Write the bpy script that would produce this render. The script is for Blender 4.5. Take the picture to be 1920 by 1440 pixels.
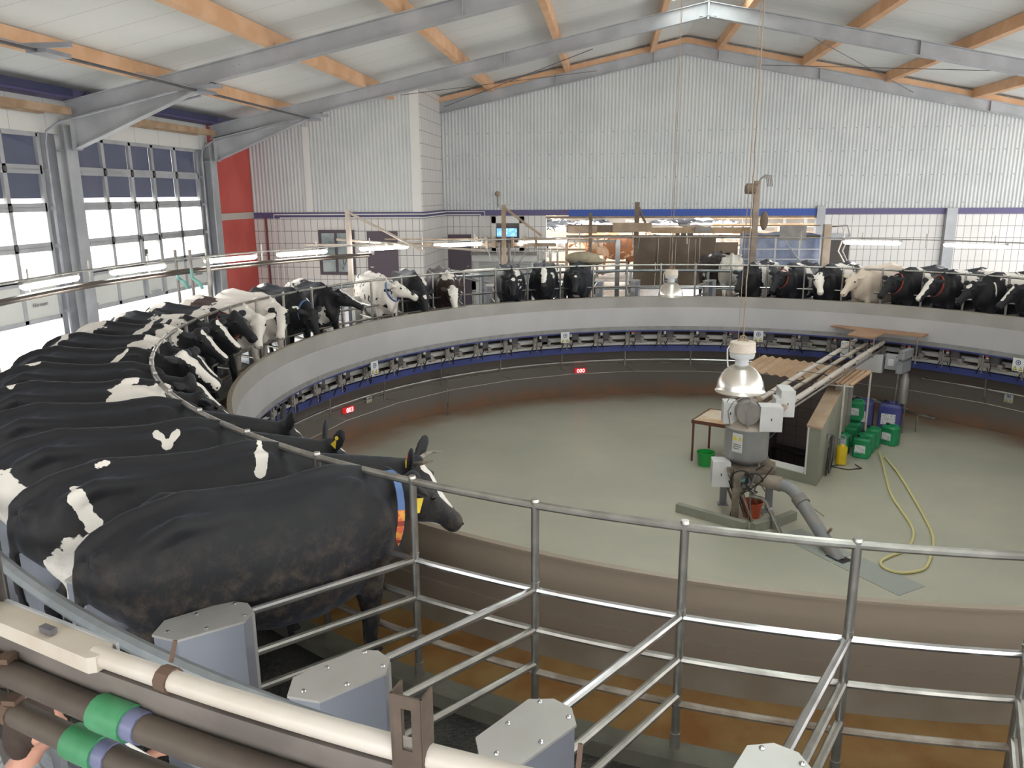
import bpy, math, random
from math import sin, cos, pi, radians as RAD, degrees, hypot, atan2, sqrt
from mathutils import Vector, Matrix
for o in list(bpy.data.objects): bpy.data.objects.remove(o)
SC = bpy.context.scene; COL = SC.collection
# ------------------------------------------------------------ camera
CAMP = (-1.96, -11.047, 2.94); PITCH = .2357; ROLL = -.0069; YAW = -.1227
cd = bpy.data.cameras.new('camera'); cam = bpy.data.objects.new('camera', cd); COL.objects.link(cam)
cd.sensor_width = 36; cd.sensor_fit = 'HORIZONTAL'; cd.lens = 1482.8/1920*36; cd.clip_start = .05; cd.clip_end = 300
_cr, _sr, _cp, _sp = cos(ROLL), sin(ROLL), cos(PITCH), sin(PITCH)
_R = Vector((1, 0, 0)); _U = Vector((0, _sp, _cp)); _B = Vector((0, -_cp, _sp))
_rx = _R*_cr+_U*_sr; _ux = -_R*_sr+_U*_cr
_m = Matrix(((_rx.x, _ux.x, _B.x), (_rx.y, _ux.y, _B.y), (_rx.z, _ux.z, _B.z))).to_4x4()
cam.matrix_world = Matrix.Translation(CAMP) @ Matrix.Rotation(-YAW, 4, 'Z') @ _m
SC.camera = cam
# ------------------------------------------------------------ world, sun, exposure
W = bpy.data.worlds.new('sky'); SC.world = W; W.use_nodes = True
bg = W.node_tree.nodes['Background']; bg.inputs[0].default_value = (1, .985, .955, 1); bg.inputs[1].default_value = 1.9
sd = bpy.data.lights.new('sun', 'SUN'); sd.energy = 3.0; sd.angle = RAD(1.5); sd.color = (1, .96, .88)
sun = bpy.data.objects.new('sun', sd); COL.objects.link(sun); sun.rotation_euler = (RAD(18), RAD(-38), 0)
SC.view_settings.view_transform = 'Standard'; SC.view_settings.look = 'None'
SC.view_settings.exposure = 1.32; SC.view_settings.gamma = 1; SC.view_settings.use_curve_mapping = False
# ------------------------------------------------------------ materials
def newmat(name):
    m = bpy.data.materials.new(name); m.use_nodes = True; nt = m.node_tree
    return m, nt, nt.nodes['Principled BSDF']
def rgb(c): return (c[0], c[1], c[2], 1)
def P(name, col, rough=.6, metal=0, col2=None, sc=3., lo=.4, hi=.65, bump=0, bsc=30., detail=4, emit=None, es=0, coat=0, spec=None):
    m, nt, b = newmat(name); N = nt.nodes.new; L = nt.links.new
    b.inputs['Base Color'].default_value = rgb(col); b.inputs['Roughness'].default_value = rough; b.inputs['Metallic'].default_value = metal
    if spec is not None: b.inputs['Specular IOR Level'].default_value = spec
    if coat: b.inputs['Coat Weight'].default_value = coat; b.inputs['Coat Roughness'].default_value = .08
    tc = N('ShaderNodeTexCoord')
    if col2:
        n = N('ShaderNodeTexNoise'); n.inputs['Scale'].default_value = sc; n.inputs['Detail'].default_value = detail
        r = N('ShaderNodeValToRGB'); r.color_ramp.elements[0].position = lo; r.color_ramp.elements[1].position = hi
        r.color_ramp.elements[0].color = rgb(col); r.color_ramp.elements[1].color = rgb(col2)
        L(tc.outputs['Object'], n.inputs['Vector']); L(n.outputs['Fac'], r.inputs['Fac']); L(r.outputs['Color'], b.inputs['Base Color'])
    if bump:
        n2 = N('ShaderNodeTexNoise'); n2.inputs['Scale'].default_value = bsc; bp = N('ShaderNodeBump'); bp.inputs['Strength'].default_value = bump; bp.inputs['Distance'].default_value = .02
        L(tc.outputs['Object'], n2.inputs['Vector']); L(n2.outputs['Fac'], bp.inputs['Height']); L(bp.outputs['Normal'], b.inputs['Normal'])
    if emit: b.inputs['Emission Color'].default_value = rgb(emit); b.inputs['Emission Strength'].default_value = es
    return m
steel = P('steel', (.30, .29, .27), .33, .85, (.44, .43, .40), 6)
steel_dirty = P('weathered_steel', (.20, .16, .125), .5, .5, (.33, .29, .25), 5, bump=.3)
steel_bright = P('polished_steel', (.54, .54, .55), .2, .9, (.38, .38, .38), 4)
sheet = P('stainless_sheet', (.48, .47, .45), .42, .55, (.56, .55, .54), 2.5)
sheet_side = P('stainless_side_shaded', (.34, .36, .42), .38, .6)  # same steel as the lid, with the side shade put into the colour
galv = P('galvanised', (.36, .37, .39), .5, .25, (.45, .46, .485), 1.5)
galv_dark = P('galvanised_dark', (.26, .27, .30), .5, .3, (.34, .35, .38), 2)  # darker tone of the galvanised steel
timber = P('timber', (.62, .36, .20), .7, 0, (.70, .44, .27), 2, bump=.1)
timber_old = P('dusty_timber', (.30, .20, .12), .8, 0, (.42, .30, .2), 3)
deckmat = P('rubber_mat', (.022, .023, .020), .6, 0, (.05, .048, .04), 3, bump=.8, bsc=60)
kerbm = P('kerb_concrete', (.075, .072, .055), .7, 0, (.12, .115, .09), 4)
dirt = P('brown_board', (.13, .095, .07), .85, 0, (.2, .15, .11), 1.2)
dustmetal = P('dusty_metal', (.28, .21, .15), .8, .1, (.40, .31, .23), 3)
dustsheet = P('dusty_sheet', (.40, .26, .16), .85, 0, (.48, .33, .22), 2)
red = P('red_cladding', (.50, .075, .06), .55, 0, (.58, .11, .09), .7)
blue = P('blue_paint', (.04, .055, .22), .5, 0, (.055, .075, .28), 1.5)
bluewall = P('blue_lintel', (.03, .08, .36), .5)
purple = P('violet_band', (.10, .085, .20), .5)
white = P('white_paint', (.72, .72, .70), .5)
cream = P('cream_pipe', (.46, .41, .36), .4, 0, (.54, .50, .46), 3)
creamdirt = P('dusty_cream_pipe', (.42, .36, .29), .6, 0, (.50, .45, .39), 4)
browndpipe = P('grimy_brown_pipe', (.06, .045, .036), .6, .1, (.10, .08, .062), 3)
green = P('green_tape', (.035, .19, .075), .5, 0, (.06, .25, .12), 9)
cangreen = P('green_plastic', (.012, .24, .09), .4, 0, (.02, .30, .12), 3)
canblue = P('blue_plastic', (.06, .07, .28), .45, 0, (.12, .11, .24), 3)
paper = P('paper_label', (.75, .75, .76), .7, 0, (.42, .44, .47), 34, .5, .6)
yellow = P('yellow_plastic', (.72, .50, .02), .4)
orange = P('orange_plastic', (.55, .12, .04), .5, 0, (.35, .1, .05), 8)
hosem = P('yellow_hose', (.66, .60, .28), .5)
black = P('black_rubber', (.018, .018, .02), .5)
dgrey = P('dark_grey_plastic', (.07, .068, .075), .6, 0, (.11, .1, .11), 6)
mgrey = P('grey_casing', (.21, .195, .19), .6, 0, (.28, .255, .24), 6)
boxwhite = P('white_enclosure', (.68, .68, .69), .45, 0, (.62, .62, .62), 4)
tankm = P('brushed_tank', (.34, .35, .37), .38, .6, (.40, .40, .42), 3)
dustytop = P('dusty_tank_top', (.50, .44, .37), .6, .3, (.42, .37, .31), 6)
domem = P('spun_aluminium', (.78, .73, .66), .26, .9, (.86, .84, .80), 2)
lampgear = P('lamp_gear', (.58, .50, .42), .6, 0, (.68, .60, .52), 7)
lamptrim = P('lamp_collar', (.62, .64, .66), .4)
redled = P('red_led', (.8, .02, .02), .5, emit=(1, .25, .25), es=2.2)
ledglow = P('red_display', (.2, .01, .01), .5, emit=(1, .03, .04), es=.22)
tube = P('tube_diffuser', (.9, .9, .9), .4, emit=(1, .985, .95), es=20)
doorm = P('door_leaf', (.10, .075, .10), .5)
shutter = P('shutter_slats', (.44, .45, .45), .5, .2)
screen = P('screen', (.02, .03, .06), .3, emit=(.15, .35, .9), es=.8)
darkhole = P('painted_hole_shade', (.03, .027, .03), .8)  # near-black colour stands in for the shade inside the holes
shedm = P('grey_green_render', (.26, .27, .22), .7, 0, (.32, .33, .275), 2)
capm = P('wall_coping', (.44, .32, .22), .8, 0, (.5, .38, .27), 4)
skin = P('skin', (.55, .28, .2), .5)
hairm = P('brown_hair', (.045, .028, .02), .7, bump=.4, bsc=80)
shirt = P('grey_print_shirt', (.42, .42, .44), .8, 0, (.32, .32, .36), 14, .52, .56)
navy = P('navy_apron', (.02, .035, .11), .6)
teal = P('teal_valve', (.12, .34, .30), .4)
eyem = P('eye', (.012, .009, .008), .1)
hornm = P('horn', (.16, .13, .10), .5, 0, (.40, .36, .31), 12)
tagy = P('yellow_tag', (.85, .62, .05), .5)
tago = P('orange_tag', (.9, .25, .12), .5)
collar_b = P('blue_strap', (.10, .18, .40), .6)
collar_o = P('orange_numbers', (.75, .16, .07), .6, 0, (.85, .40, .08), 30, .48, .52)
collar_r = P('red_strap', (.35, .06, .04), .7)
collar_n = P('dark_strap', (.06, .05, .055), .7)
blueglass = P('blue_blind', (.10, .13, .27), .7)
yellowsand = P('sunlit_yard', (.62, .60, .50), .9, 0, (.52, .51, .44), .5)
brownhose = P('black_hose', (.05, .045, .042), .5)
galvpipe = P('galvanised_pipe', (.24, .265, .28), .4, .5, (.33, .36, .38), 5)
wetfloor = P('wet_grey_floor', (.30, .30, .29), .18, 0, (.42, .42, .40), 2, bump=.2)
def glass_mat():
    m, nt, b = newmat('clear_pane'); N = nt.nodes.new; L = nt.links.new; out = nt.nodes['Material Output']
    t = N('ShaderNodeBsdfTransparent'); g = N('ShaderNodeBsdfGlossy'); g.inputs['Roughness'].default_value = .05; mx = N('ShaderNodeMixShader'); mx.inputs[0].default_value = .06
    L(t.outputs[0], mx.inputs[1]); L(g.outputs[0], mx.inputs[2]); L(mx.outputs[0], out.inputs[0]); return m
glass = glass_mat()
def trans_blue():
    m, nt, b = newmat('blue_mesh_blind'); N = nt.nodes.new; L = nt.links.new; out = nt.nodes['Material Output']
    d = N('ShaderNodeBsdfDiffuse'); d.inputs[0].default_value = (.16, .17, .22, 1); t = N('ShaderNodeBsdfTranslucent'); t.inputs[0].default_value = (.11, .125, .19, 1)
    mx = N('ShaderNodeMixShader'); mx.inputs[0].default_value = .55; L(d.outputs[0], mx.inputs[1]); L(t.outputs[0], mx.inputs[2]); L(mx.outputs[0], out.inputs[0]); return m
blind = trans_blue()
def stripe_mat(name, c1, c2, axis, period, duty, rough=.6, c3=None, axis2=None, period2=None, duty2=None, bump=0, metal=0, noise=None):
    """thin joints (c2) every period along axis, optionally also along axis2"""
    m, nt, b = newmat(name); N = nt.nodes.new; L = nt.links.new; tc = N('ShaderNodeTexCoord'); sp = N('ShaderNodeSeparateXYZ'); L(tc.outputs['Object'], sp.inputs[0])
    def joint(ax, per, du):
        a = N('ShaderNodeMath'); a.operation = 'DIVIDE'; a.inputs[1].default_value = per; L(sp.outputs[ax], a.inputs[0])
        f = N('ShaderNodeMath'); f.operation = 'FRACT'; L(a.outputs[0], f.inputs[0])
        g = N('ShaderNodeMath'); g.operation = 'LESS_THAN'; g.inputs[1].default_value = du; L(f.outputs[0], g.inputs[0]); return g
    j = joint(axis, period, duty); o = j.outputs[0]
    if axis2 is not None:
        k = joint(axis2, period2, duty2); x = N('ShaderNodeMath'); x.operation = 'MAXIMUM'; L(j.outputs[0], x.inputs[0]); L(k.outputs[0], x.inputs[1]); o = x.outputs[0]
    mx = N('ShaderNodeMix'); mx.data_type = 'RGBA'; mx.inputs[6].default_value = rgb(c1); mx.inputs[7].default_value = rgb(c2); L(o, mx.inputs[0])
    if noise:
        n = N('ShaderNodeTexNoise'); n.inputs['Scale'].default_value = noise[1]; n.inputs['Detail'].default_value = 5; L(tc.outputs['Object'], n.inputs['Vector'])
        r = N('ShaderNodeValToRGB'); r.color_ramp.elements[0].position = .38; r.color_ramp.elements[1].position = .68; r.color_ramp.elements[0].color = rgb(c1); r.color_ramp.elements[1].color = rgb(noise[0])
        L(n.outputs['Fac'], r.inputs['Fac']); L(r.outputs['Color'], mx.inputs[6])
    L(mx.outputs[2], b.inputs['Base Color']); b.inputs['Roughness'].default_value = rough; b.inputs['Metallic'].default_value = metal
    return m
tilem = stripe_mat('wall_tiles', (.72, .69, .67), (.20, .19, .19), 0, .215, .07, .3, axis2=2, period2=.37, duty2=.045, noise=((.66, .64, .63), .8))
tileside = stripe_mat('wall_tiles_side', (.66, .63, .61), (.20, .19, .19), 1, .215, .07, .3, axis2=2, period2=.37, duty2=.045)
ceilm = stripe_mat('ceiling_panels', (.66, .665, .64), (.36, .37, .36), 1, 1.0, .014, .6, noise=((.62, .63, .61), .5))
corr = P('corrugated_sheet', (.60, .62, .62), .5, .0, (.54, .565, .57), .8)
shelltile = stripe_mat('stairwell_tiles', (.22, .185, .18), (.12, .10, .10), 0, .2, .05, .5, axis2=2, period2=.2, duty2=.05)
shelltile2 = stripe_mat('shed_side_tiles', (.33, .31, .30), (.2, .19, .18), 1, .15, .06, .5, axis2=2, period2=.15, duty2=.06)
opfloor = stripe_mat('ribbed_plate', (.60, .64, .68), (.36, .38, .40), 0, .06, .35, .4, axis2=1, period2=.6, duty2=.03)
ribplate = stripe_mat('steel_cover_plate', (.36, .38, .355), (.31, .33, .305), 0, .035, .4, .5)
def floor_mat():
    m, nt, b = newmat('painted_pit_floor'); N = nt.nodes.new; L = nt.links.new; tc = N('ShaderNodeTexCoord')
    n = N('ShaderNodeTexNoise'); n.inputs['Scale'].default_value = .55; n.inputs['Detail'].default_value = 6; n.inputs['Roughness'].default_value = .6; L(tc.outputs['Object'], n.inputs['Vector'])
    r = N('ShaderNodeValToRGB'); e = r.color_ramp.elements; e[0].position = .36; e[0].color = (.41, .41, .335, 1); e[1].position = .66; e[1].color = (.50, .47, .385, 1)
    L(n.outputs['Fac'], r.inputs['Fac'])
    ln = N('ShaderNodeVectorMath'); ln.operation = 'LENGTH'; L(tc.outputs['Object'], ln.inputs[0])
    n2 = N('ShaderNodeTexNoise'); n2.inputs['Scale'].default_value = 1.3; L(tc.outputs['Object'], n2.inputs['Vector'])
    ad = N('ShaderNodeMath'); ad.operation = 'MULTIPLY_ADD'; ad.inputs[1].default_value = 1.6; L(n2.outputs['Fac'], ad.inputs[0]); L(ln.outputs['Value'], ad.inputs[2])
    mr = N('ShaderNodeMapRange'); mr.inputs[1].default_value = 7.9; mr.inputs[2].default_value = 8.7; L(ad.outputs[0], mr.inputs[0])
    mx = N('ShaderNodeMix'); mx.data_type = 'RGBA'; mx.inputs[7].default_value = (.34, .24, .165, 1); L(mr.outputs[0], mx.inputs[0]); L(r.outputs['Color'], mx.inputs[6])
    L(mx.outputs[2], b.inputs['Base Color']); b.inputs['Roughness'].default_value = .38
    bp = N('ShaderNodeBump'); bp.inputs['Strength'].default_value = .15; n3 = N('ShaderNodeTexNoise'); n3.inputs['Scale'].default_value = 7; L(tc.outputs['Object'], n3.inputs['Vector']); L(n3.outputs['Fac'], bp.inputs['Height']); L(bp.outputs['Normal'], b.inputs['Normal'])
    return m
def zbands(name, base, base2, bands, rough=.5, metal=0, sc=2.5, bump=0, coat=0):
    """material with stain and tone bands at heights: bands=[(z0,z1,color)] blending up with noise"""
    m, nt, b = newmat(name); N = nt.nodes.new; L = nt.links.new; tc = N('ShaderNodeTexCoord'); sp = N('ShaderNodeSeparateXYZ'); L(tc.outputs['Object'], sp.inputs[0])
    n = N('ShaderNodeTexNoise'); n.inputs['Scale'].default_value = sc; n.inputs['Detail'].default_value = 6; L(tc.outputs['Object'], n.inputs['Vector'])
    r = N('ShaderNodeValToRGB'); r.color_ramp.elements[0].position = .35; r.color_ramp.elements[1].position = .68; r.color_ramp.elements[0].color = rgb(base); r.color_ramp.elements[1].color = rgb(base2)
    L(n.outputs['Fac'], r.inputs['Fac']); last = r.outputs['Color']
    for z0, z1, c in bands:
        a = N('ShaderNodeMath'); a.operation = 'MULTIPLY_ADD'; a.inputs[1].default_value = (z1-z0)*.9; L(n.outputs['Fac'], a.inputs[0]); L(sp.outputs[2], a.inputs[2])
        mr = N('ShaderNodeMapRange'); h = (z1-z0)*.45; mr.inputs[1].default_value = z0+h; mr.inputs[2].default_value = z1+h; L(a.outputs[0], mr.inputs[0])
        mx = N('ShaderNodeMix'); mx.data_type = 'RGBA'; mx.inputs[7].default_value = rgb(c); L(mr.outputs[0], mx.inputs[0]); L(last, mx.inputs[6]); last = mx.outputs[2]
    L(last, b.inputs['Base Color']); b.inputs['Roughness'].default_value = rough; b.inputs['Metallic'].default_value = metal
    if coat: b.inputs['Coat Weight'].default_value = coat
    if bump:
        bp = N('ShaderNodeBump'); bp.inputs['Strength'].default_value = bump; L(n.outputs['Fac'], bp.inputs['Height']); L(bp.outputs['Normal'], b.inputs['Normal'])
    return m
pitwallm = zbands('pit_wall', (.26, .14, .08), (.2, .13, .085), [(-1.68, -1.4, (.185, .165, .15)), (-.95, -.85, (.12, .10, .09))], .55)  # rust-brown stain along the bottom, darker tone towards the top
troughwallm = zbands('trough_wall_steel', (.25, .225, .19), (.20, .165, .125), [(.10, .2, (.21, .17, .135)), (.42, .52, (.28, .23, .18))], .45, .15)
upperskirt = P('skirt_upper_sheet', (.32, .308, .29), .5, .1, (.37, .36, .34), 1.5)
lowerskirt = P('skirt_lower_sheet', (.43, .425, .44), .45, .15, (.49, .485, .50), .9)
bottomskirt = P('skirt_hem', (.30, .30, .31), .5, .2, (.24, .235, .23), 6)
troughm = P('wet_trough', (.19, .085, .025), .2, 0, (.25, .15, .055), 2.6, .35, .62, bump=.25, bsc=9, coat=.35)
floorm = floor_mat()
# ------------------------------------------------------------ mesh building
class MB:
    def __init__(s): s.v = []; s.f = []; s.m = []; s.mi = 0
    def add(s, vs, fs):
        n = len(s.v); s.v += [tuple(v) for v in vs]
        for f in fs: s.f.append(tuple(n+i for i in f)); s.m.append(s.mi)
        return s
    def box(s, x0, x1, y0, y1, z0, z1, M=None):
        vs = [Vector((x, y, z)) for z in (z0, z1) for y in (y0, y1) for x in (x0, x1)]
        if M is not None: vs = [M @ v for v in vs]
        return s.add(vs, [(0, 2, 3, 1), (4, 5, 7, 6), (0, 1, 5, 4), (2, 6, 7, 3), (0, 4, 6, 2), (1, 3, 7, 5)])
    def bbox(s, x0, x1, y0, y1, z0, z1, b, M=None):
        """box with chamfered vertical edges"""
        pts = [(x0+b, y0), (x1-b, y0), (x1, y0+b), (x1, y1-b), (x1-b, y1), (x0+b, y1), (x0, y1-b), (x0, y0+b)]
        return s.prism(pts, z0, z1, M)
    def prism(s, pts, z0, z1, M=None):
        n = len(pts); vs = [Vector((p[0], p[1], z0)) for p in pts]+[Vector((p[0], p[1], z1)) for p in pts]
        if M is not None: vs = [M @ v for v in vs]
        return s.add(vs, [tuple(range(n))[::-1], tuple(range(n, 2*n))]+[(i, (i+1) % n, n+(i+1) % n, n+i) for i in range(n)])
    def tube(s, pts, r, n=8, closed=False, cap=True):
        pts = [Vector(p) for p in pts]; K = len(pts); rr = r if isinstance(r, (list, tuple)) else [r]*K; vs = []; prev = None
        for i, p in enumerate(pts):
            a = pts[(i-1) % K] if (closed or i) else p; b = pts[(i+1) % K] if (closed or i < K-1) else p
            t = (b-a).normalized()
            if prev is None:
                u = Vector((0, 0, 1)) if abs(t.z) < .9 else Vector((1, 0, 0)); u = (u-t*u.dot(t)).normalized()
            else: u = (prev-t*prev.dot(t)).normalized()
            prev = u; w = t.cross(u)
            for k in range(n):
                an = 2*pi*k/n; vs.append(p+(u*cos(an)+w*sin(an))*rr[i])
        fs = []
        for i in range(K if closed else K-1):
            j = (i+1) % K
            for k in range(n): fs.append((i*n+k, i*n+(k+1) % n, j*n+(k+1) % n, j*n+k))
        if cap and not closed: fs += [tuple(range(n))[::-1], tuple(range((K-1)*n, K*n))]
        return s.add(vs, fs)
    def rod(s, a, b, r, n=8): return s.tube([a, b], r, n)
    def lathe(s, prof, n=24, M=None, cap=True):
        vs = []; K = len(prof)
        for r, z in prof:
            for k in range(n): vs.append(Vector((r*cos(2*pi*k/n), r*sin(2*pi*k/n), z)))
        if M is not None: vs = [M @ v for v in vs]
        fs = [(i*n+k, i*n+(k+1) % n, (i+1)*n+(k+1) % n, (i+1)*n+k) for i in range(K-1) for k in range(n)]
        if cap: fs += [tuple(range(n))[::-1], tuple(range((K-1)*n, K*n))]
        return s.add(vs, fs)
    def arcband(s, r0, r1, z0, z1, a0=0, a1=360, n=180):
        """solid annular band, rectangular section r0..r1 x z0..z1"""
        full = abs(a1-a0) >= 359.9; K = n if full else n+1; vs = []
        for i in range(K):
            a = RAD(a0+(a1-a0)*i/n)
            for r, z in ((r0, z0), (r1, z0), (r1, z1), (r0, z1)): vs.append((r*cos(a), r*sin(a), z))
        fs = []
        for i in range(n):
            j = (i+1) % K
            for k in range(4): fs.append((i*4+k, j*4+k, j*4+(k+1) % 4, i*4+(k+1) % 4))
        if not full: fs += [(3, 2, 1, 0), tuple((K-1)*4+k for k in range(4))]
        return s.add(vs, fs)
    def ring(s, R, z, r, a0=0, a1=360, n=180, m=8):
        full = abs(a1-a0) >= 359.9
        return s.tube([(R*cos(RAD(a0+(a1-a0)*i/n)), R*sin(RAD(a0+(a1-a0)*i/n)), z) for i in range(n if full else n+1)], r, m, closed=full)
    def ell(s, c, r, n=10, M=None):
        vs = []; fs = []
        for i in range(n+1):
            t = pi*i/n
            for k in range(n*2): a = pi*k/n; vs.append(Vector((c[0]+r[0]*sin(t)*cos(a), c[1]+r[1]*sin(t)*sin(a), c[2]+r[2]*cos(t))))
        if M is not None: vs = [M @ v for v in vs]
        for i in range(n):
            for k in range(n*2): fs.append((i*2*n+k, (i+1)*2*n+k, (i+1)*2*n+(k+1) % (2*n), i*2*n+(k+1) % (2*n)))
        return s.add(vs, fs)
    def mesh(s, name, mats, smooth=35):
        me = bpy.data.meshes.new(name); me.from_pydata(s.v, [], s.f)
        for m in (mats if isinstance(mats, (list, tuple)) else [mats]): me.materials.append(m)
        me.polygons.foreach_set('material_index', s.m)
        me.validate(); me.update()
        if smooth:
            me.polygons.foreach_set('use_smooth', [True]*len(me.polygons)); me.set_sharp_from_angle(angle=RAD(smooth))
        return me
    def build(s, name, mats, parent=None, smooth=35, loc=None, rot=None):
        o = bpy.data.objects.new(name, s.mesh(name, mats, smooth)); COL.objects.link(o)
        if parent: o.parent = parent
        if loc: o.location = loc
        if rot: o.rotation_euler = rot
        return o
def tag(o, label, cat=None, group=None):
    o['label'] = label
    if cat: o['category'] = cat
    if group: o['group'] = group
    return o
def thing(name, label, cat, loc=(0, 0, 0), rz=0, group=None):
    o = bpy.data.objects.new(name, None); COL.objects.link(o); o.location = loc; o.rotation_euler = (0, 0, rz); o.empty_display_size = .1
    return tag(o, label, cat, group)
def struct(o): o['kind'] = 'structure'; return o
def dup(root, loc, rz, label=None, group=None):
    def rec(o, par):
        c = o.copy(); COL.objects.link(c)
        if par: c.parent = par
        for ch in KIDS.get(o.name, []): rec(ch, c)
        return c
    r = rec(root, None); r.location = loc; r.rotation_euler = (0, 0, rz)
    if label: r['label'] = label
    if group: r['group'] = group
    return r
KIDS = {}
def index_kids():
    KIDS.clear()
    for o in bpy.data.objects:
        if o.parent: KIDS.setdefault(o.parent.name, []).append(o)
def pol(R, a, z=0): return Vector((R*cos(RAD(a)), R*sin(RAD(a)), z))
def TR(x, y, z, rz=0): return Matrix.Translation((x, y, z)) @ Matrix.Rotation(rz, 4, 'Z')
def text(body, size, m, M, depth=.002, name='lettering', parent=None, align='CENTER'):
    cu = bpy.data.curves.new(name, 'FONT'); cu.body = body; cu.size = size; cu.extrude = depth; cu.align_x = align; cu.align_y = 'CENTER'; cu.resolution_u = 3
    o = bpy.data.objects.new(name, cu); COL.objects.link(o); dg = bpy.context.evaluated_depsgraph_get(); me = bpy.data.meshes.new_from_object(o.evaluated_get(dg)); me.materials.clear(); me.materials.append(m)
    bpy.data.objects.remove(o); o = bpy.data.objects.new(name, me); COL.objects.link(o)
    if parent: o.parent = parent
    o.matrix_local = M; return o
R0 = 7.514; ZR = 1.34; PITZ = -1.75; OPZ = -.9
def roof_light():
    m, nt, b = newmat('opal_roof_light'); N = nt.nodes.new; L = nt.links.new; t = N('ShaderNodeBsdfTranslucent'); t.inputs[0].default_value = (.8, .85, .85, 1); L(t.outputs[0], nt.nodes['Material Output'].inputs[0]); return m
rooflight = roof_light()
# ============================================================ THE SETTING
XL, XR, YN, YF, YJ, XJ = -13.0, 14.6, -14.0, 16.2, 13.0, -7.65
def zroof(x): return 7.75-.205*abs(x-.3)
def rect_pt(a, x0, x1, y0, y1):
    c, s = cos(a), sin(a); t = 1e9
    if c > 1e-9: t = min(t, x1/c)
    if c < -1e-9: t = min(t, x0/c)
    if s > 1e-9: t = min(t, y1/s)
    if s < -1e-9: t = min(t, y0/s)
    return (c*t, s*t)
mb = MB(); n = 240; vs = []
for i in range(n):
    a = 2*pi*i/n; q = rect_pt(a, XL-.15, XR, YN, YF)
    vs += [(9.1*cos(a), 9.1*sin(a), OPZ), (q[0], q[1], OPZ), (q[0], q[1], OPZ-.2), (9.1*cos(a), 9.1*sin(a), OPZ-.2)]
mb.add(vs, [(i*4+k, i*4+(k+1) % 4, ((i+1) % n)*4+(k+1) % 4, ((i+1) % n)*4+k) for i in range(n) for k in range(4)])
struct(mb.build('floor', opfloor, smooth=0))
SHC = Vector((1.48, 1.67, 0)); SHU = Vector((.42, .907, 0)); SHV = Vector((-.78, .626, 0))
def sh(u, v, z): return SHC+SHU*u+SHV*v+Vector((0, 0, z))
from mathutils.geometry import tessellate_polygon
outer = [pol(7.95, k*3, PITZ) for k in range(120)]; hole = [sh(.3, .22, PITZ), sh(.3, 1.35, PITZ), sh(2.6, 1.35, PITZ), sh(2.6, .22, PITZ)]
tr = tessellate_polygon([outer, hole]); mb = MB(); mb.add(outer+hole, [tuple(t_) for t_ in tr]); struct(mb.build('floor', floorm, smooth=0))
mb = MB(); mb.arcband(7.78, 9.1, PITZ-.1, -.62, n=160); w = mb.build('wall_pit', pitwallm); struct(w)
# entrance slab and yard beyond the gable
pts = [pol(9.14, a)[:2] for a in range(110, 69, -2)]
mb = MB(); mb.prism([(p[0], p[1]) for p in pts]+[(3.3, YF), (-3.2, YF)], OPZ-.1, 0); struct(mb.build('floor', wetfloor, smooth=0))
mb = MB(); mb.box(XL, 45, YF, 75, -.3, 0); struct(mb.build('floor', P('yard_concrete', (.13, .11, .09), .8, 0, (.26, .23, .20), 2.5), smooth=0))
mb = MB(); mb.box(-70, XL-.15, -60, 75, -1.2, -.92); struct(mb.build('floor', yellowsand, smooth=0))
# roof deck with ridge light
def roof_slab(x0, x1, y0, y1, name='ceiling'):
    mb = MB(); z0, z1 = zroof(x0), zroof(x1)
    mb.add([(x0, y0, z0), (x1, y0, z1), (x1, y1, z1), (x0, y1, z0), (x0, y0, z0+.1), (x1, y0, z1+.1), (x1, y1, z1+.1), (x0, y1, z0+.1)],
           [(0, 1, 2, 3), (7, 6, 5, 4), (0, 4, 5, 1), (1, 5, 6, 2), (2, 6, 7, 3), (3, 7, 4, 0)])
    struct(mb.build(name, ceilm, smooth=0))
roof_slab(-13.6, -.55, YN, YF+.3); roof_slab(1.15, XR+.5, YN, YF+.3); roof_slab(-.55, .3, 10.6, YF+.3); roof_slab(.3, 1.15, 10.6, YF+.3)
mb = MB(); mb.box(-.55, 1.15, YN, 10.6, 7.66, 7.68); struct(mb.build('window_1', rooflight, smooth=0))
# corrugated walls
def corrugated(x0, x1, y, zb, ztop, name, per=.115, dep=.024):
    mb = MB(); n = int((x1-x0)/per*4); vs = []
    for i in range(n+1):
        x = x0+(x1-x0)*i/n; d = (0, dep, dep, 0)[i % 4]*-1
        vs += [(x, y+d, zb), (x, y+d, ztop(x))]
    mb.add(vs, [(2*i, 2*i+2, 2*i+3, 2*i+1) for i in range(n)])
    n0 = len(vs); mb.add([(x0, y+.08, zb), (x1, y+.08, zb), (x1, y+.08, ztop(x1)), (.3 if x0 < .3 < x1 else x1, y+.08, ztop(.3 if x0 < .3 < x1 else x1)), (x0, y+.08, ztop(x0))], [(4, 3, 2, 1, 0)])
    o = mb.build(name, corr, smooth=0); struct(o); return o
gw = corrugated(XJ, XR, YF, 2.42, lambda x: zroof(x)+.04, 'wall_far')
corrugated(XL, XJ-.26, YJ, 2.43, lambda x: zroof(x)+.04, 'wall_near_left')
# screw heads on the gable sheet: rows
mb = MB()
for zz in (2.6, 3.45, 4.2, 4.9):
    for i in range(int((XR-XJ)/.345)):
        x = XJ+.2+i*.345
        if zz < zroof(x)-.8: mb.box(x-.011, x+.011, YF-.045, YF-.036, zz-.011, zz+.011)
mb.build('screw_row', dgrey, gw, 0); bpy.data.objects['screw_row']['kind'] = 'stuff'
mb = MB(); mb.box(XL-.15, XR, YN-.2, YN, OPZ, 1.2); mb.box(XL-.15, XR, YN-.2, YN, 4.2, 7.7); struct(mb.build('wall_back_added', corr, smooth=0))  # unseen back wall, added to cut the light falling in from behind
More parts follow.
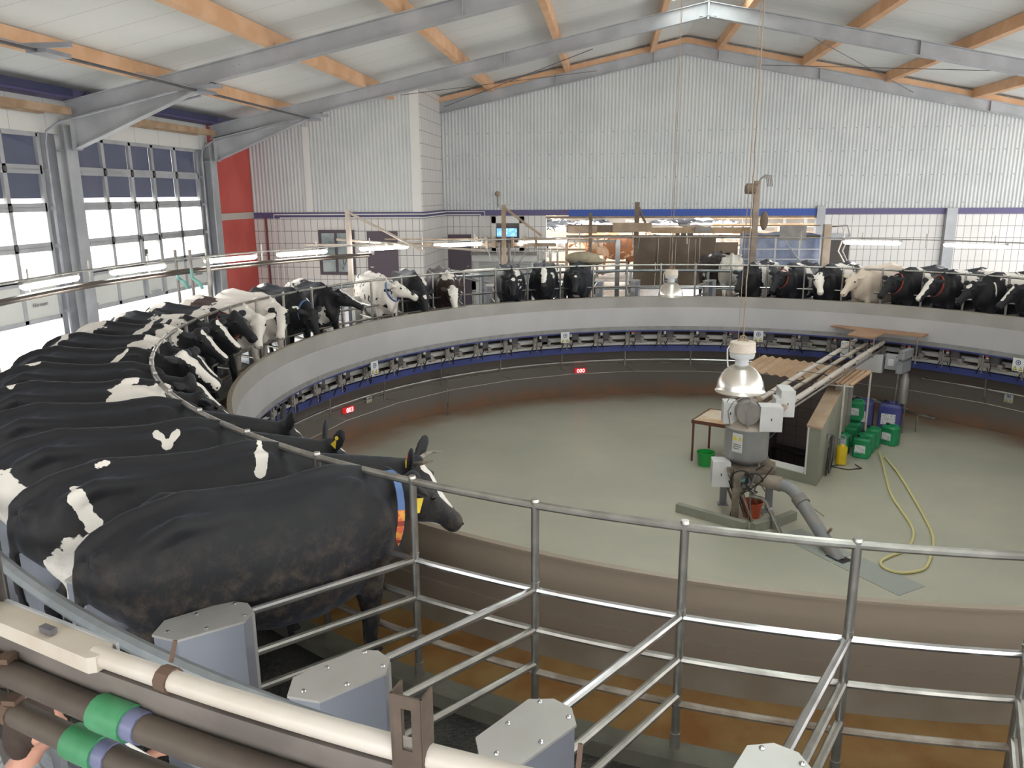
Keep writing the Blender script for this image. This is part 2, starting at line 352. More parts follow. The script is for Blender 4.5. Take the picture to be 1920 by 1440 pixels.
# tiled lower walls
mb = MB(); mb.box(XL, XJ, YJ, YJ+.2, OPZ, 2.25); struct(mb.build('wall_near_left', tilem, smooth=0))
mb = MB(); mb.box(XJ-.2, XJ, YJ+.2, YF, OPZ, 2.25); mb.box(XJ-.2, XJ, YJ+.2, YF, 2.42, zroof(XJ)-.02); struct(mb.build('wall_return', tileside, smooth=0))
mb = MB(); mb.box(XJ, -4.12, YF, YF+.25, OPZ, 2.25); struct(mb.build('wall_far', tilem, smooth=0))
mb = MB(); mb.box(4.72, XR, YF, YF+.25, OPZ, 2.25); struct(mb.build('wall_far', tilem, smooth=0))
mb = MB(); mb.box(XJ-.27, XJ, YJ-.03, YJ+.03, 2.43, zroof(XJ-.1)); mb.box(-11.25, -11.05, YJ-.06, YJ, 2.45, 4.95); struct(mb.build('trim_1', white, smooth=0))
mb = MB(); mb.box(XL, XJ+.02, YJ-.04, YJ, 2.25, 2.43); mb.box(XJ, XJ+.04, YJ-.04, YF, 2.25, 2.43); mb.box(XJ, -3.35, YF-.05, YF, 2.24, 2.42); mb.box(4.75, XR, YF-.05, YF, 2.24, 2.42); struct(mb.build('trim_2', purple, smooth=0))
mb = MB(); mb.box(-3.35, 4.75, YF-.08, YF+.2, 2.2, 2.42); struct(mb.build('trim_3', bluewall, smooth=0))
mb = MB(); mb.box(-4.12, 4.72, YF-.06, YF+.22, 2.13, 2.2); struct(mb.build('trim_4', dustmetal, smooth=0))
mb = MB(); mb.box(4.66, 4.92, YF-.14, YF+.1, OPZ, 2.5); struct(mb.build('trim_5', galv, smooth=0))
# left wall
mb = MB(); mb.box(XL-.15, XL, 10.45, YJ, OPZ, zroof(XL)-.05); lw = mb.build('wall_left', red, smooth=0); struct(lw)
mb = MB(); mb.box(XL, XL+.02, 10.45, YJ, 2.26, 2.45); o = mb.build('trim_6', P('grey_strip', (.48, .44, .40), .6), smooth=0); struct(o)
mb = MB(); mb.box(XL-.15, XL, YN, 10.45, 4.17, zroof(XL)-.05); struct(mb.build('wall_left', ceilm, smooth=0))
mb = MB(); mb.box(XL-.15, XL, YN, -1.4, OPZ, 4.17); struct(mb.build('wall_left', corr, smooth=0))
mb = MB(); mb.box(XL+.02, XL+.45, YN, YJ, zroof(XL)-.2, zroof(XL)-.02); struct(mb.build('trim_7', purple, smooth=0))
mb = MB()
for ya, yb in ((3.78, 4.26), (4.54, 4.78), (9.87, 10.46)): mb.box(XL-.14, XL-.04, ya, yb, OPZ, 4.18)
struct(mb.build('trim_8', galv_dark, smooth=0))
# big sectional doors (raised 1.5 m clear of the ground)
def big_door(n, y0, y1, passdoor, cuts):
    fr = MB(); x0, x1 = XL-.09, XL-.02
    rows = [(.56, 1.30), (1.36, 1.98), (2.02, 2.72), (2.78, 3.42), (3.48, 4.14)]
    ys = [y0]+cuts+[y1]
    for zz in (.56, 1.30, 1.36, 1.92, 2.0, 2.68, 2.76, 3.40, 3.48, 4.10):
        fr.box(x0, x1, y0, y1, zz-.015, zz+.07)
    for k, y in enumerate(ys):
        fr.box(x0, x1, y-.05, y+.05, .56, 4.15)
    d = fr.build('door_%d' % n, white if 0 else galv, smooth=0); struct(d)
    pn = MB(); pn.box(x0+.015, x1-.015, y0, y1, .6, 1.34); pn.build('bottom_panel', P('door_panel', (.62, .63, .60), .5), d, 0)
    for ri, (a, b) in enumerate(rows[1:]):
        for k in range(len(ys)-1):
            g = MB(); g.box(x0+.03, x0+.036, ys[k]+.03, ys[k+1]-.03, a, b); g.build('pane', glass, d, 0)
            if a > 2.5:
                g = MB(); g.box(x0-.03, x0-.02, ys[k]+.02, ys[k+1]-.02, a if a > 3 else a+.14, b+.03); g.build('blind', blind, d, 0)
    if passdoor:
        f = MB(); ya, yb = passdoor
        for y in (ya, yb): f.box(x0-.01, x1+.03, y-.07, y+.05, .62, 2.78)
        f.box(x0-.01, x1+.03, ya, yb, 2.64, 2.78); f.box(x0-.01, x1+.03, ya, yb, 1.9, 2.02); f.box(x0-.01, x1+.02, ya, yb, 1.3, 1.4); f.box(x0, x1+.02, ya+.2, yb-.2, .64, .7)
        f.build('wicket_frame', galv, d, 0); h = MB(); h.box(x1+.02, x1+.08, ya+.06, ya+.09, 1.55, 1.72); h.build('handle', dgrey, d, 0)
    h = MB()
    for y in cuts:
        for zz in (1.33, 2.0, 2.74, 3.46): h.box(x1, x1+.03, y-.03, y+.03, zz-.05, zz+.05)
    h.build('hinge', dgrey, d, 0)
    for s, y in ((-1, y0), (1, y1)):
        t = MB(); t.rod((XL+.06, y+s*.09, .2), (XL+.06, y+s*.09, 3.95), .03, 6); t.tube([(XL+.06, y+s*.09, 3.95), (XL+.12, y+s*.09, 4.2), (XL+.4, y+s*.09, 4.36), (XL+2.9, y+s*.09, 4.36+.52)], .025, 6)
        for zz in (.7, 1.33, 2.0, 2.74, 3.46): t.box(XL-.02, XL+.1, y+s*.05-.02, y+s*.05+.02, zz-.05, zz+.02)
        t.build('guide_track', galv_dark, d, 0)
big_door(1, -1.3, 3.75, None, [-.3, .72, 1.74, 2.75])
big_door(2, 4.8, 9.85, (6.83, 7.62), [5.75, 6.77, 7.68, 8.72])
mb = MB(); mb.box(XL-.02, XL-.015, 3.0, 3.3, .86, .94); o = text('Hörmann', .11, dgrey, Matrix.Translation((XL+.0, 3.15, .9)) @ Matrix.Rotation(RAD(90), 4, 'Z') @ Matrix.Rotation(RAD(90), 4, 'X'), name='lettering', parent=bpy.data.objects['door_1'])
o = text('Hörmann', .11, dgrey, Matrix.Translation((XL+.0, 9.3, .9)) @ Matrix.Rotation(RAD(90), 4, 'Z') @ Matrix.Rotation(RAD(90), 4, 'X'), name='lettering', parent=bpy.data.objects['door_2'])
# steel portal frames
def ibeam_between(mb, a, b, depth, fw, ft=.018, wt=.012):
    """I-section in the XZ plane (Y const); a,b are bottom-edge points (x,z); depth measured vertically (da,db)"""
    (xa, za), (xb, zb), y = a, b, 0
    da, db = depth if isinstance(depth, tuple) else (depth, depth)
    def slab(p, y0, y1): mb.add([(p[i][0], yy, p[i][1]) for yy in (y0, y1) for i in range(4)], [(3, 2, 1, 0), (4, 5, 6, 7)]+[(i, (i+1) % 4, 4+(i+1) % 4, 4+i) for i in range(4)])
    slab([(xa, za), (xb, zb), (xb, zb+ft), (xa, za+ft)], -fw/2, fw/2)
    slab([(xa, za+da-ft), (xb, zb+db-ft), (xb, zb+db), (xa, za+da)], -fw/2, fw/2)
    slab([(xa, za+ft), (xb, zb+ft), (xb, zb+db-ft), (xa, za+da-ft)], -wt/2, wt/2)
def zb(x): return 7.12-.205*abs(x-.3)
for k, (Y, lab) in enumerate(((4.4, 'nearer grey steel portal frame, left column between the two big doors'), (10.3, 'second grey steel portal frame, peak lit white under the ridge light'))):
    t = thing('portal_frame', lab, 'steel frame', (0, Y, 0), 0, 'steel portal frames')
    for s in (-1, 1):
        sx = lambda d: .3+s*d
        m = MB(); ibeam_between(m, (sx(0), zb(.3)), (sx(13.1), zb(.3+13.1)), .35, .2)
        m.box(*sorted((sx(5.0), sx(5.02))), -.1, .1, zb(5.3), zb(5.3)+.33)
        for d in (4.9, 9.4):
            for dx in (0, .12):
                for dz in (.12, .2): m.ell((sx(d+dx), -.012, zb(d+dx+.3)+dz), (.014, .01, .014), 4)
        m.build('rafter', galv, t)
        if s < 0:
            m = MB(); ibeam_between(m, (sx(9.95), zb(.3+9.95)-.02), (sx(12.95), 3.88), (.02, zb(13.25)-3.86), .2); m.box(sx(13.0), sx(12.92), -.1, .1, 3.86, zb(13.2)); m.build('haunch', galv, t)
        m = MB(); cx = sx(13.3)
        for x in (cx-.06*s*0-.2, cx+.2): m.box(x-.012, x+.012, -.17, .17, OPZ, 4.35)
        m.box(cx-.2, cx+.2, -.008, .008, OPZ, 4.35); m.box(cx-.2, cx+.2, -.15, .15, 3.84, 3.86); m.build('column', galv, t)
    m = MB(); m.box(.28, .32, -.1, .1, zb(.3)-.06, zb(.3)+.4); m.box(.1, .5, -.1, .1, zb(.3)-.0, zb(.3)+.012); m.build('ridge_plate', galv, t)
t = thing('gable_rafter', 'light grey steel rafter running along the top of the corrugated gable wall', 'steel frame', (0, YF-.15, 0), 0)
for s in (-1, 1):
    e = 7.95 if s < 0 else 14.2; m = MB(); ibeam_between(m, (.3, zb(.3)+.05), (.3+s*e, zb(.3+e)+.05), .34, .16)
    for d in (1.0, 4.1, 9.2): 
        if d < e: m.box(.3+s*d-.012, .3+s*d+.012, -.08, .08, zb(.3+d)+.05, zb(.3+d)+.38)
    m.build('rafter', galv, t)
    m = MB(); m.add([(.3+s*d, y, zb(.3+d)+zz) for d in (0, e) for y in (-.05, .06) for zz in (.39, .56)], [(0, 1, 3, 2), (4, 6, 7, 5), (0, 4, 5, 1), (2, 3, 7, 6), (0, 2, 6, 4), (1, 5, 7, 3)]); m.build('timber_plate', timber, t, 0)
# purlins
pls = [-11.0, -8.43, -5.9, -3.42, -.76, 1.3, 3.9, 6.42, 9.0, 11.6]
ords = ['timber purlin nearest the big doors, under the eave', 'second timber purlin from the big doors', 'third timber purlin from the big doors', 'fourth timber purlin from the big doors', 'timber purlin just left of the ridge', 'timber purlin just right of the ridge', 'second timber purlin right of the ridge', 'third timber purlin right of the ridge', 'fourth timber purlin right of the ridge', 'timber purlin low at the right eave']
for x, lb in zip(pls, ords):
    m = MB(); z = zroof(x); s = 1 if x < .3 else -1
    m.add([(x+dx, y, z-.01+dx*.205*s-dz) for y in (YN, YF-.02 if x > XJ else YJ+.15) for dx in (-.07, .07) for dz in (0, .27)], [(0, 1, 3, 2), (4, 6, 7, 5), (0, 4, 5, 1), (2, 3, 7, 6), (0, 2, 6, 4), (1, 5, 7, 3)])
    tag(m.build('timber_purlin', timber, smooth=0), 'long orange-brown '+lb+' under white roof panels', 'roof beam', 'timber purlins')
t = thing('eave_beam', 'dusty double timber beam with blue strip at the eave over the big doors', 'roof beam')
for y0, y1 in ((YN, 4.2), (4.6, 10.1)):
    m = MB(); m.box(-12.72, -12.55, y0, y1, 4.52, 4.66); m.box(-12.9, -12.78, y0, y1-.5, 4.50, 4.58); m.build('beam', timber_old, t, 0); m = MB(); m.box(-12.50, -12.47, y0, y1, 4.86, 5.0); m.build('blue_strip', P('navy_strip', (.03, .035, .09), .6), t, 0)
# door rails bracing, wire ties under the roof
t = thing('door_shaft', 'long dark torsion rod of the big doors hanging under the roof', 'rod', (0, 0, 0))
m = MB(); m.rod((-9.95, -2.0, 4.93), (-9.95, 10.25, 4.93), .025, 6); m.build('rod', dgrey, t)
for y in (-.1, 4.3, 10.2):
    m = MB(); m.box(-10.15, -9.4, y-.1, y-.04, 4.95, 5.02); m.box(-10.1, -9.8, y-.05, y+.5, 4.9, 4.96); m.rod((-9.9, y, 4.95), (-10.8, y-.6, 5.2), .012, 5); m.build('bracket', galv_dark, t, 0)
t = thing('brace_wires', 'thin crossed bracing wires between the second frame and the gable', 'wire')
for a, b in (((-7.5, 10.5, 5.5), (-2.5, 16, 6.75)), ((-2.5, 10.5, 6.5), (-7.5, 16, 5.75)), ((2.9, 10.5, 6.6), (7.2, 16, 5.9)), ((7.2, 10.5, 5.75), (2.6, 16, 6.8))):
    m = MB(); m.rod(a, b, .009, 5); m.build('wire', dgrey, t)
# left section: window, door
def box_thing(name, label, cat, mat_, *boxes, group=None):
    m = MB()
    for b in boxes: m.box(*b)
    return tag(m.build(name, mat_, smooth=0), label, cat, group)
yj = YJ
w = MB(); w.box(-10.93, -9.80, yj-.06, yj-.01, .52, 1.9); wd = w.build('window_2', P('dark_violet_frame', (.075, .05, .07), .5), smooth=0); struct(wd)
for x0, x1 in ((-10.83, -10.42), (-10.33, -9.9)):
    w = MB(); w.box(x0, x1, yj-.075, yj-.062, .62, 1.80); w.build('pane', P('window_view', (.30, .36, .38), .15, 0, (.16, .2, .2), 2.5), wd, 0)
w = MB(); w.tube([(-10.2, yj-.085, .72), (-10.12, yj-.085, .82), (-10.04, yj-.085, .72), (-10.12, yj-.085, .64)], .012, 5, closed=True); w.rod((-10.15, yj-.085, .84), (-10.2, yj-.085, 1.15), .01, 5); w.rod((-10.12, yj-.085, .84), (-10.02, yj-.085, 1.1), .01, 5); w.build('handwheel', dgrey, wd)
dm = MB(); dm.box(-9.39, -8.43, yj-.05, yj-.01, OPZ, 1.85); dd = dm.build('door_3', doorm, smooth=0); struct(dd)
dm = MB(); dm.box(-9.3, -9.2, yj-.1, yj-.05, .75, .79); dm.build('handle', steel, dd, 0); dm = MB(); dm.box(-9.36, -9.18, yj-.056, yj-.05, 1.15, 1.38); dm.build('notice', boxwhite, dd, 0)
dm = MB(); dm.box(-7.5, -6.7, YF-.05, YF-.01, OPZ, 1.6); dd = dm.build('door_4', doorm, smooth=0); struct(dd); dm = MB(); dm.box(-6.85, -6.78, YF-.1, YF-.05, .5, .54); dm.build('handle', steel, dd, 0)
dm = MB(); dm.box(4.95, 5.78, YF-.05, YF-.01, OPZ, 1.6); dd = dm.build('door_5', P('dark_door', (.07, .06, .055), .6), smooth=0); struct(dd); dm = MB(); dm.box(4.95, 5.8, YF-.09, YF-.05, 1.42, 1.62); dm.build('lintel', galv, dd, 0)
t = thing('observation_window', 'white framed wall window with a blue lit monitor behind it', 'window', (-5.42, YF, 0))
m = MB()
for b in ((-.55, .55, 1.98, 2.2), (-.55, .55, 1.06, 1.16), (-.55, -.4, 1.06, 2.2), (.4, .55, 1.06, 2.2)): m.box(b[0], b[1], -.12, -.01, b[2], b[3])
m.build('frame', white, t, 0); m = MB(); m.box(-.4, .4, -.04, -.02, 1.16, 1.98); m.build('pane', P('niche', (.10, .085, .08), .4), t, 0)
mo = thing('monitor', 'small glowing blue monitor inside the white wall window', 'screen', (-5.45, YF-.06, 0))
m = MB(); m.box(-.37, .37, -.02, 0, 1.5, 1.84); m.build('housing', dgrey, mo, 0); m = MB(); m.box(-.34, .34, -.03, -.02, 1.53, 1.81); m.build('display', P('display', (.1, .2, .5), .4, 0, (.5, .7, .9), 9, .45, .55, emit=(.12, .35, .95), es=.7), mo, 0)
t = thing('roller_shutter', 'grey slatted roller shutter under a flat canopy on the tiled wall', 'shutter', (-5.5, YF, 0))
m = MB(); m.box(-1.05, 1.0, -.06, -.01, OPZ, .72); m.build('frame', white, t, 0); m = MB()
for i in range(18): m.box(-.93, .88, -.10, -.06, -.85+i*.085, -.85+i*.085+.07)
m.build('slats', shutter, t, 0); m = MB(); m.box(-1.15, 1.1, -.5, -.01, .93, 1.0); m.build('canopy', mgrey, t, 0); m = MB(); m.box(-1.15, 1.1, -.3, -.01, .72, .93); m.build('shutter_box', white, t, 0)
t = thing('wall_lamp', 'small round dusty lamp fixed high on the gable sheet', 'lamp', (-5.75, YF-.1, 2.95)); m = MB(); m.ell((0, -.06, 0), (.09, .09, .09), 6); m.build('globe', dustmetal, t); m = MB(); m.rod((0, 0, 0), (0, .06, -.45), .015, 5); m.build('conduit', dgrey, t)
# wall pipes along the violet band
t = thing('wall_pipes', 'pair of slim white pipes along the violet band above tiles', 'pipe')
for dz, xe in ((0, -6.2), (-.1, -6.35)):
    m = MB(); m.tube([(-12.3+(-dz*2), yj-.12, OPZ+.5), (-12.3+(-dz*2), yj-.12, 2.37+dz), (XJ+.1, yj-.12, 2.37+dz), (XJ+.12, yj+.1, 2.37+dz), (XJ+.12, YF-.12, 2.37+dz), (xe, YF-.12, 2.37+dz), (xe, YF-.12, 1.0)], .018, 6); m.build('pipe', white, t)
box_thing('wall_column', 'grey-blue steel column standing against the right tiled wall', 'column', galv, (8.62, 8.94, YF-.16, YF, OPZ, 2.42))
box_thing('drain_pipe', 'dark red-brown pipe down the tiled wall beside the red cladding', 'pipe', P('oxide_pipe', (.2, .06, .06), .6), (-12.62, -12.57, yj-.08, yj-.02, OPZ, 2.3))
# ============================================================ ROTARY PLATFORM
rp = thing('rotary_platform', 'big round rotating milking platform with steel skirt and inner feed trough', 'milking carousel')
def part(o, label=None):
    if label: o['label'] = label
    return o
m = MB(); m.arcband(7.60, 9.05, -.25, 0, n=180); m.build('deck', deckmat, rp)
m = MB(); m.arcband(7.47, 7.62, -.1, .09, n=180); m.build('kerb', kerbm, rp)
m = MB(); m.arcband(6.83, 7.47, -.03, 0, n=180); m.build('feed_trough', troughm, rp)
m = MB(); m.arcband(6.80, 6.825, .28, .70, n=240); m.arcband(6.815, 6.85, .0, .31, n=240); m.arcband(6.79, 6.84, .695, .712, n=240); m.build('trough_wall', troughwallm, rp)
m = MB(); m.arcband(6.785, 6.80, .46, .705, n=240); part(m.build('skirt_top', upperskirt, rp))
m = MB(); m.arcband(6.765, 6.80, .05, .47, n=240); part(m.build('skirt', lowerskirt, rp), 'smooth pale steel skirt sheet')
m = MB(); m.arcband(6.775, 6.80, -.04, .05, n=240)
m.build('skirt_hem', bottomskirt, rp)
m = MB(); m.arcband(6.80, 7.5, -.075, -.032, n=240); part(m.build('upper_rim', blue, rp), 'dark blue rim under the skirt')
m = MB(); m.arcband(7.2, 7.4, -.60, -.475, n=240); part(m.build('ring_beam', blue, rp), 'blue ring beam')
m = MB(); m.ring(7.22, -.27, .055, n=200); m.ring(7.25, -.42, .045, n=200); part(m.build('milk_line', white, rp), 'white ring pipe'); m = MB(); m.ring(7.18, -.35, .02, n=200); m.arcband(7.42, 7.6, -.47, -.1, n=120); m.build('cable_duct', P('dark_underframe', (.05, .035, .032), .7), rp)
m = MB(); m.arcband(9.0, 9.09, -.35, -.02, n=180); m.build('outer_rim', galv_dark, rp)
m = MB(); m.ring(R0, ZR, .0225, n=240, m=10); part(m.build('top_rail', steel, rp), 'round steel top rail')
for z_, mt in ((.85, steel_bright), (.61, steel), (.35, steel_dirty)):
    m = MB(); m.ring(R0, z_, .02, n=240, m=8); m.build('front_rail', mt, rp)
# rump rails
for R_, z_, r_ in ((9.12, 1.06, .036), (9.12, .62, .022)):
    m = MB(); m.ring(R_, z_, r_, n=200, m=8); m.build('rump_rail', galvpipe, rp)
for k in range(30):
    m = MB(); m.box(-.02, .02, -.03, .03, -.2, 1.06); b = m.build('rump_post', galv, rp, 0) if k == 0 else None
    if k == 0: b0 = b; b.location = pol(9.12, 3); b.rotation_euler = (0, 0, RAD(3))
    else:
        b = b0.copy(); COL.objects.link(b); b.parent = rp; b.location = pol(9.12, 3+12*k); b.rotation_euler = (0, 0, RAD(3+12*k))
# stall divider (local frame: origin at post foot, +x outward along the divider)
POLY = [(1.0, -.02), (1.06, -.11), (1.13, -.13), (1.40, -.06), (1.40, .13), (1.12, .10), (1.0, .03)]
POLY = [(.98, -.045), (1.05, -.12), (1.36, -.12), (1.44, -.02), (1.36, .10), (1.05, .12), (.98, .045)]
def make_divider():
    t = thing('stall_divider', 'x', 'stall divider', (R0, 0, 0))
    m = MB(); m.lathe([(.026, 0), (.026, .18), (.0225, .181), (.0225, .88), (.025, .881), (.025, .90), (.0225, .901), (.0225, ZR+.02), (.024, ZR+.021), (.02, ZR+.035)], 12); m.build('post', steel, t)
    for z_, mt in ((.85, steel_bright), (.61, steel_dirty), (.40, steel_dirty)):
        m = MB(); m.rod((0, 0, z_), (1.02, 0, z_), .0215, 10); m.build('divider_rail', steel_bright if z_ > .8 else steel, t)
    m = MB(); m.prism(POLY, .02, .865); c = m.build('cabinet', sheet_side, t, 20)
    lid = [(1.2+(x-1.2)*1.03, y*1.05) for x, y in POLY]; m = MB(); m.prism(lid, .865, .877); m.build('lid', sheet, c, 20)
    for x, y in ((1.03, .075), (1.03, -.075), (1.22, .085), (1.22, -.085), (1.38, 0)):
        m = MB(); m.ell((x, y, .879), (.012, .012, .008), 4); m.build('screw', steel_bright, c)
    m = MB(); m.box(.97, 1.0, -.05, .05, .05, .86); m.build('edge_flange', sheet, c, 0)
    return t
div0 = make_divider(); index_kids()
DL = {-114: 'stall divider with cabinet just below the black cow with coloured collar', -108: 'second empty-stall divider, cabinet beside the slotted upright', -102: 'third empty-stall divider with cabinet lid at bottom centre', -96: 'stall divider at bottom right with only its cabinet top showing', -120: 'stall divider behind the black cow with coloured collar'}
first = True
for k in range(60):
    a = 6*k; s = a if a <= 180 else a-360
    lab = DL.get(s, 'steel stall divider of posts, rails and cabinet between cows further round'); g = None if s in DL else 'stall dividers further round the carousel'
    if first: d = div0; d['label'] = lab; first = False; d.location = pol(R0, a); d.rotation_euler = (0, 0, RAD(a-22.5))
    else: d = dup(div0, pol(R0, a), RAD(a-22.5), lab)
    if g: d['group'] = g
# milking control units under the skirt, one per stall
def make_unit():
    t = thing('milking_control_unit', 'grey control unit with valve and hoses hanging under the skirt', 'milking unit', (7, 0, 0), 0, 'control units under the skirt')
    # local: x radial outward, y tangential
    m = MB(); m.bbox(-.02, .12, -.30, -.12, -.30, -.09, .02); m.build('pulsator_box', dgrey, t)
    m = MB(); m.box(-.02, .1, -.36, -.02, -.33, -.24); m.box(.0, .1, -.44, -.3, -.36, -.32); m.build('tray', mgrey, t, 0)
    m = MB(); m.box(-.03, .02, .0, .06, -.12, -.04); m.box(-.03, .0, -.01, .07, -.34, -.14); m.box(-.05, -.03, .0, .05, -.23, -.17); m.box(-.05, -.03, .01, .06, -.31, -.26); m.build('meter', mgrey, t, 0)
    m = MB(); m.rod((-.03, -.01, -.05), (-.03, -.01, -.45), .014, 6); m.build('support_rod', steel, t)
    m = MB(); m.tube([(0, .02, -.3), (.03, .08, -.4), (.06, .12, -.5)], .012, 5); m.tube([(0, -.08, -.32), (-.02, -.13, -.42), (.04, -.17, -.5)], .01, 5); m.tube([(0, -.12, -.16), (-.02, -.16, -.3), (.02, -.12, -.45)], .012, 5); m.build('hose', black, t)
    m = MB(); m.lathe([(.03, -.16), (.03, -.1), (.022, -.1), (.022, -.06)], 8, TR(-.04, -.09, 0)); m.build('valve', white, t)
    return t
u0 = make_unit(); index_kids(); ff = True
for k in range(3, 34):
    a = 6*k+.4
    if ff: u0.location = pol(6.98, a); u0.rotation_euler = (0, 0, RAD(a)); ff = False
    else: dup(u0, pol(6.98, a), RAD(a))
# red caps on some valves
for i, a in enumerate((102.3, 84.3, 66.3, 60.3, 54.3, 48.3, 42.3, 36.3)):
    m = MB(); m.lathe([(.028, -.13), (.034, -.11), (.02, -.07)], 8, Matrix.Translation((0, 0, 0))); o = m.build('valve_cap', red, rp, loc=pol(6.9, a-.75)); part(o, 'small red valve cap')
# hanging rods of the pipe rail, static pipe rail
pr_ = thing('pit_pipe_rail', 'horizontal steel pipe hung round the pit wall below blue beam', 'pipe rail')
m = MB(); m.ring(7.3, -.82, .024, 65, 215, 140); m.ring(7.3, -.82, .024, 20, 52, 40); m.build('pipe', steel_bright, pr_)
m = MB(); m.ring(7.32, -.90, .010, 65, 215, 120, 5); m.build('thin_rod', steel, pr_)
for k in range(2, 18):
    a = 12*k+6.4
    m = MB(); m.rod(pol(7.2, a, -.12), pol(7.24, a, -.97), .014, 6); m.rod(pol(7.2, a, -.95), pol(7.0, a-1.2, -1.03), .008, 5); m.ell(pol(7.0, a-1.2, -1.03), (.016, .016, .012), 4); m.build('hanger', steel, pr_)
m = MB(); w = [pol(7.0, 12*k+5.2, -1.03) for k in range(2, 18)]; m.tube(w, .0055, 4); m.build('pull_wire', cream, pr_)
# floor standing thin post of rail
box_thing('rail_prop', 'thin upright prop standing at the pit wall under the pipe rail', 'post', steel, (-.018, .018, -.018, .018, 0, 1.15)).location = pol(7.55, 135.6, PITZ)
# signs on the skirt
warn_y = P('warning_yellow', (.75, .62, .05), .5)
def sign(a, R_, z_, size=.17, lab=''):
    t = thing('warning_sign', lab, 'sign', pol(R_, a, z_), RAD(a+90)+pi)
    # local +x to viewer's right when seen from centre; face toward -radial = local +y?
    s = size; m = MB(); m.box(-s/2, s/2, -.006, 0, -s*.6, s*.6); m.build('plate', boxwhite, t, 0)
    def tri(cx, cz, r, mt, y):
        mm = MB(); p = [(cx-r, cz-r*.8), (cx+r, cz-r*.8), (cx, cz+r)]; mm.add([(x, yy, z) for yy in (y, y-.002) for x, z in p], [(0, 1, 2), (5, 4, 3), (0, 3, 4, 1), (1, 4, 5, 2), (2, 5, 3, 0)]); mm.build('triangle', mt, t, 0)
    for cx in (-s*.24, s*.24): tri(cx, -s*.36, s*.19, black, -.006); tri(cx, -s*.36, s*.13, warn_y, -.009)
    M = Matrix.Translation((0, -.008, s*.2)) @ Matrix.Rotation(RAD(90), 4, 'X'); mm = MB(); mm.lathe([(s*.24, 0), (s*.24, .002)], 20, M); mm.build('disc', P('prohibit_blue', (.04, .10, .30), .5), t, 0)
    mm = MB(); mm.lathe([(s*.17, .002), (s*.17, .004)], 20, M); mm.build('disc_face', boxwhite, t, 0)
    mm = MB(); mm.box(-s*.03, s*.05, -.016, -.013, s*.1, s*.32); mm.box(-s*.1, s*.1, -.016, -.013, s*.2, s*.26); mm.build('symbol', P('dark_blue_symbol', (.03, .06, .2), .5), t, 0)
    return t
for a, lab in ((156.6, 'white warning sign under the skirt, leftmost of the row'), (115.4, 'white warning sign under the skirt, above the red digits on the right'), (78.7, 'white warning sign under the skirt, right behind the hanging lamp'), (36.2, 'white warning sign under the skirt at the far right')):
    sign(a, 6.74, -.13, .2, lab)
sign(150.2, 7.7, -1.02, .14, 'small white sign on the pit wall beside the left red digits'); sign(40.5, 7.7, -1.0, .16, 'small dim white sign on the right pit wall')
# red digit displays on the pit wall
for a, s, lab in ((154.3, '003', 'red digital counter on pit wall, left one reading 003'), (109.6, '000', 'red digital counter on pit wall, right one reading 000')):
    t = thing('counter_display', lab, 'display', pol(7.70, a, -1.13), RAD(a+90)+pi)
    m = MB(); m.box(-.13, .13, -.02, .05, -.05, .05); m.build('housing', ledglow, t, 0)
    text(s, .13, redled, Matrix.Translation((0, -.024, 0)) @ Matrix.Rotation(RAD(90), 4, 'X'), .003, 'digits', t)
# ============================================================ LAMP RING over the operators
RL, ZL = 9.9, 1.74
t = thing('lamp_ring_conduit', 'curved steel conduit pipe carrying the tube lights round the carousel', 'pipe')
m = MB(); m.ring(RL+.08, ZL+.10, .014, 60, 246, 200, 6); m.build('conduit', steel, t)
m = MB(); m.ring(RL+.02, ZL+.11, .012, 30, 246, 200, 6); m.build('conduit', steel, t)
m = MB(); m.ring(RL-.02, ZL-.10, .03, 138, 215, 110, 6); m.ring(RL+.08, ZL-.16, .022, 138, 215, 110, 6); m.build('dark_pipe', browndpipe, t)
for a in range(34, 215, 8):
    m = MB(); m.rod(pol(RL+.03, a, ZL-.08), pol(RL+.03, a, ZL+.25), .014, 5); m.build('hanger', steel, t)
def make_tube():
    t = thing('tube_light', 'x', 'tube light', (0, 0, 0), 0, 'tube lights round the carousel')
    m = MB(); m.bbox(-.62, .62, -.05, .05, .03, .065, .02); m.build('housing', white, t)
    prof = []
    m = MB(); n = 10; vs = []; xs = [-.63, -.62, -.58, .58, .62, .63]; rr = [.02, .045, .06, .06, .045, .02]
    for x, r in zip(xs, rr):
        for k in range(n+1):
            an = pi+pi*k/n; vs.append((x, r*cos(an), .03+r*sin(an)))
    fs = [(i*(n+1)+k, (i+1)*(n+1)+k, (i+1)*(n+1)+k+1, i*(n+1)+k+1) for i in range(len(xs)-1) for k in range(n)]; fs += [tuple(range(n+1))[::-1], tuple(range(5*(n+1), 6*(n+1)))]
    m.add(vs, fs); m.build('diffuser', tube, t)
    m = MB(); m.box(-.66, -.6, -.02, .02, .05, .09); m.box(.6, .66, -.02, .02, .05, .09); m.build('clip', steel, t, 0)
    return t
t0 = make_tube(); index_kids(); ff = True
TL = [(-176.6, 'lit tube light at far left, before the left big door'), (171.6, 'lit tube light at left, before the second big door'), (158.6, 'lit tube light in front of the red cladding'), (148.2, 'lit tube light left of the pole with diagonal arm'), (135.9, 'lit tube light in front of the violet door'), (124.6, 'lit tube light between the violet door and wall window'), (111.6, 'lit tube light right of the monitor window'), (64.7, 'lit tube light right of the yard opening, left of its pair'), (52.2, 'lit tube light at far right before the tiled wall')]
for a, lab in TL:
    p = pol(RL, a, ZL)
    if ff: o = t0; o.location = p; o.rotation_euler = (0, 0, RAD(a+90)); o['label'] = lab; ff = False
    else: dup(t0, p, RAD(a+90), lab)
dup(t0, pol(RL, 40.5, ZL), RAD(130.5), 'lit tube light running out of the picture at far right')
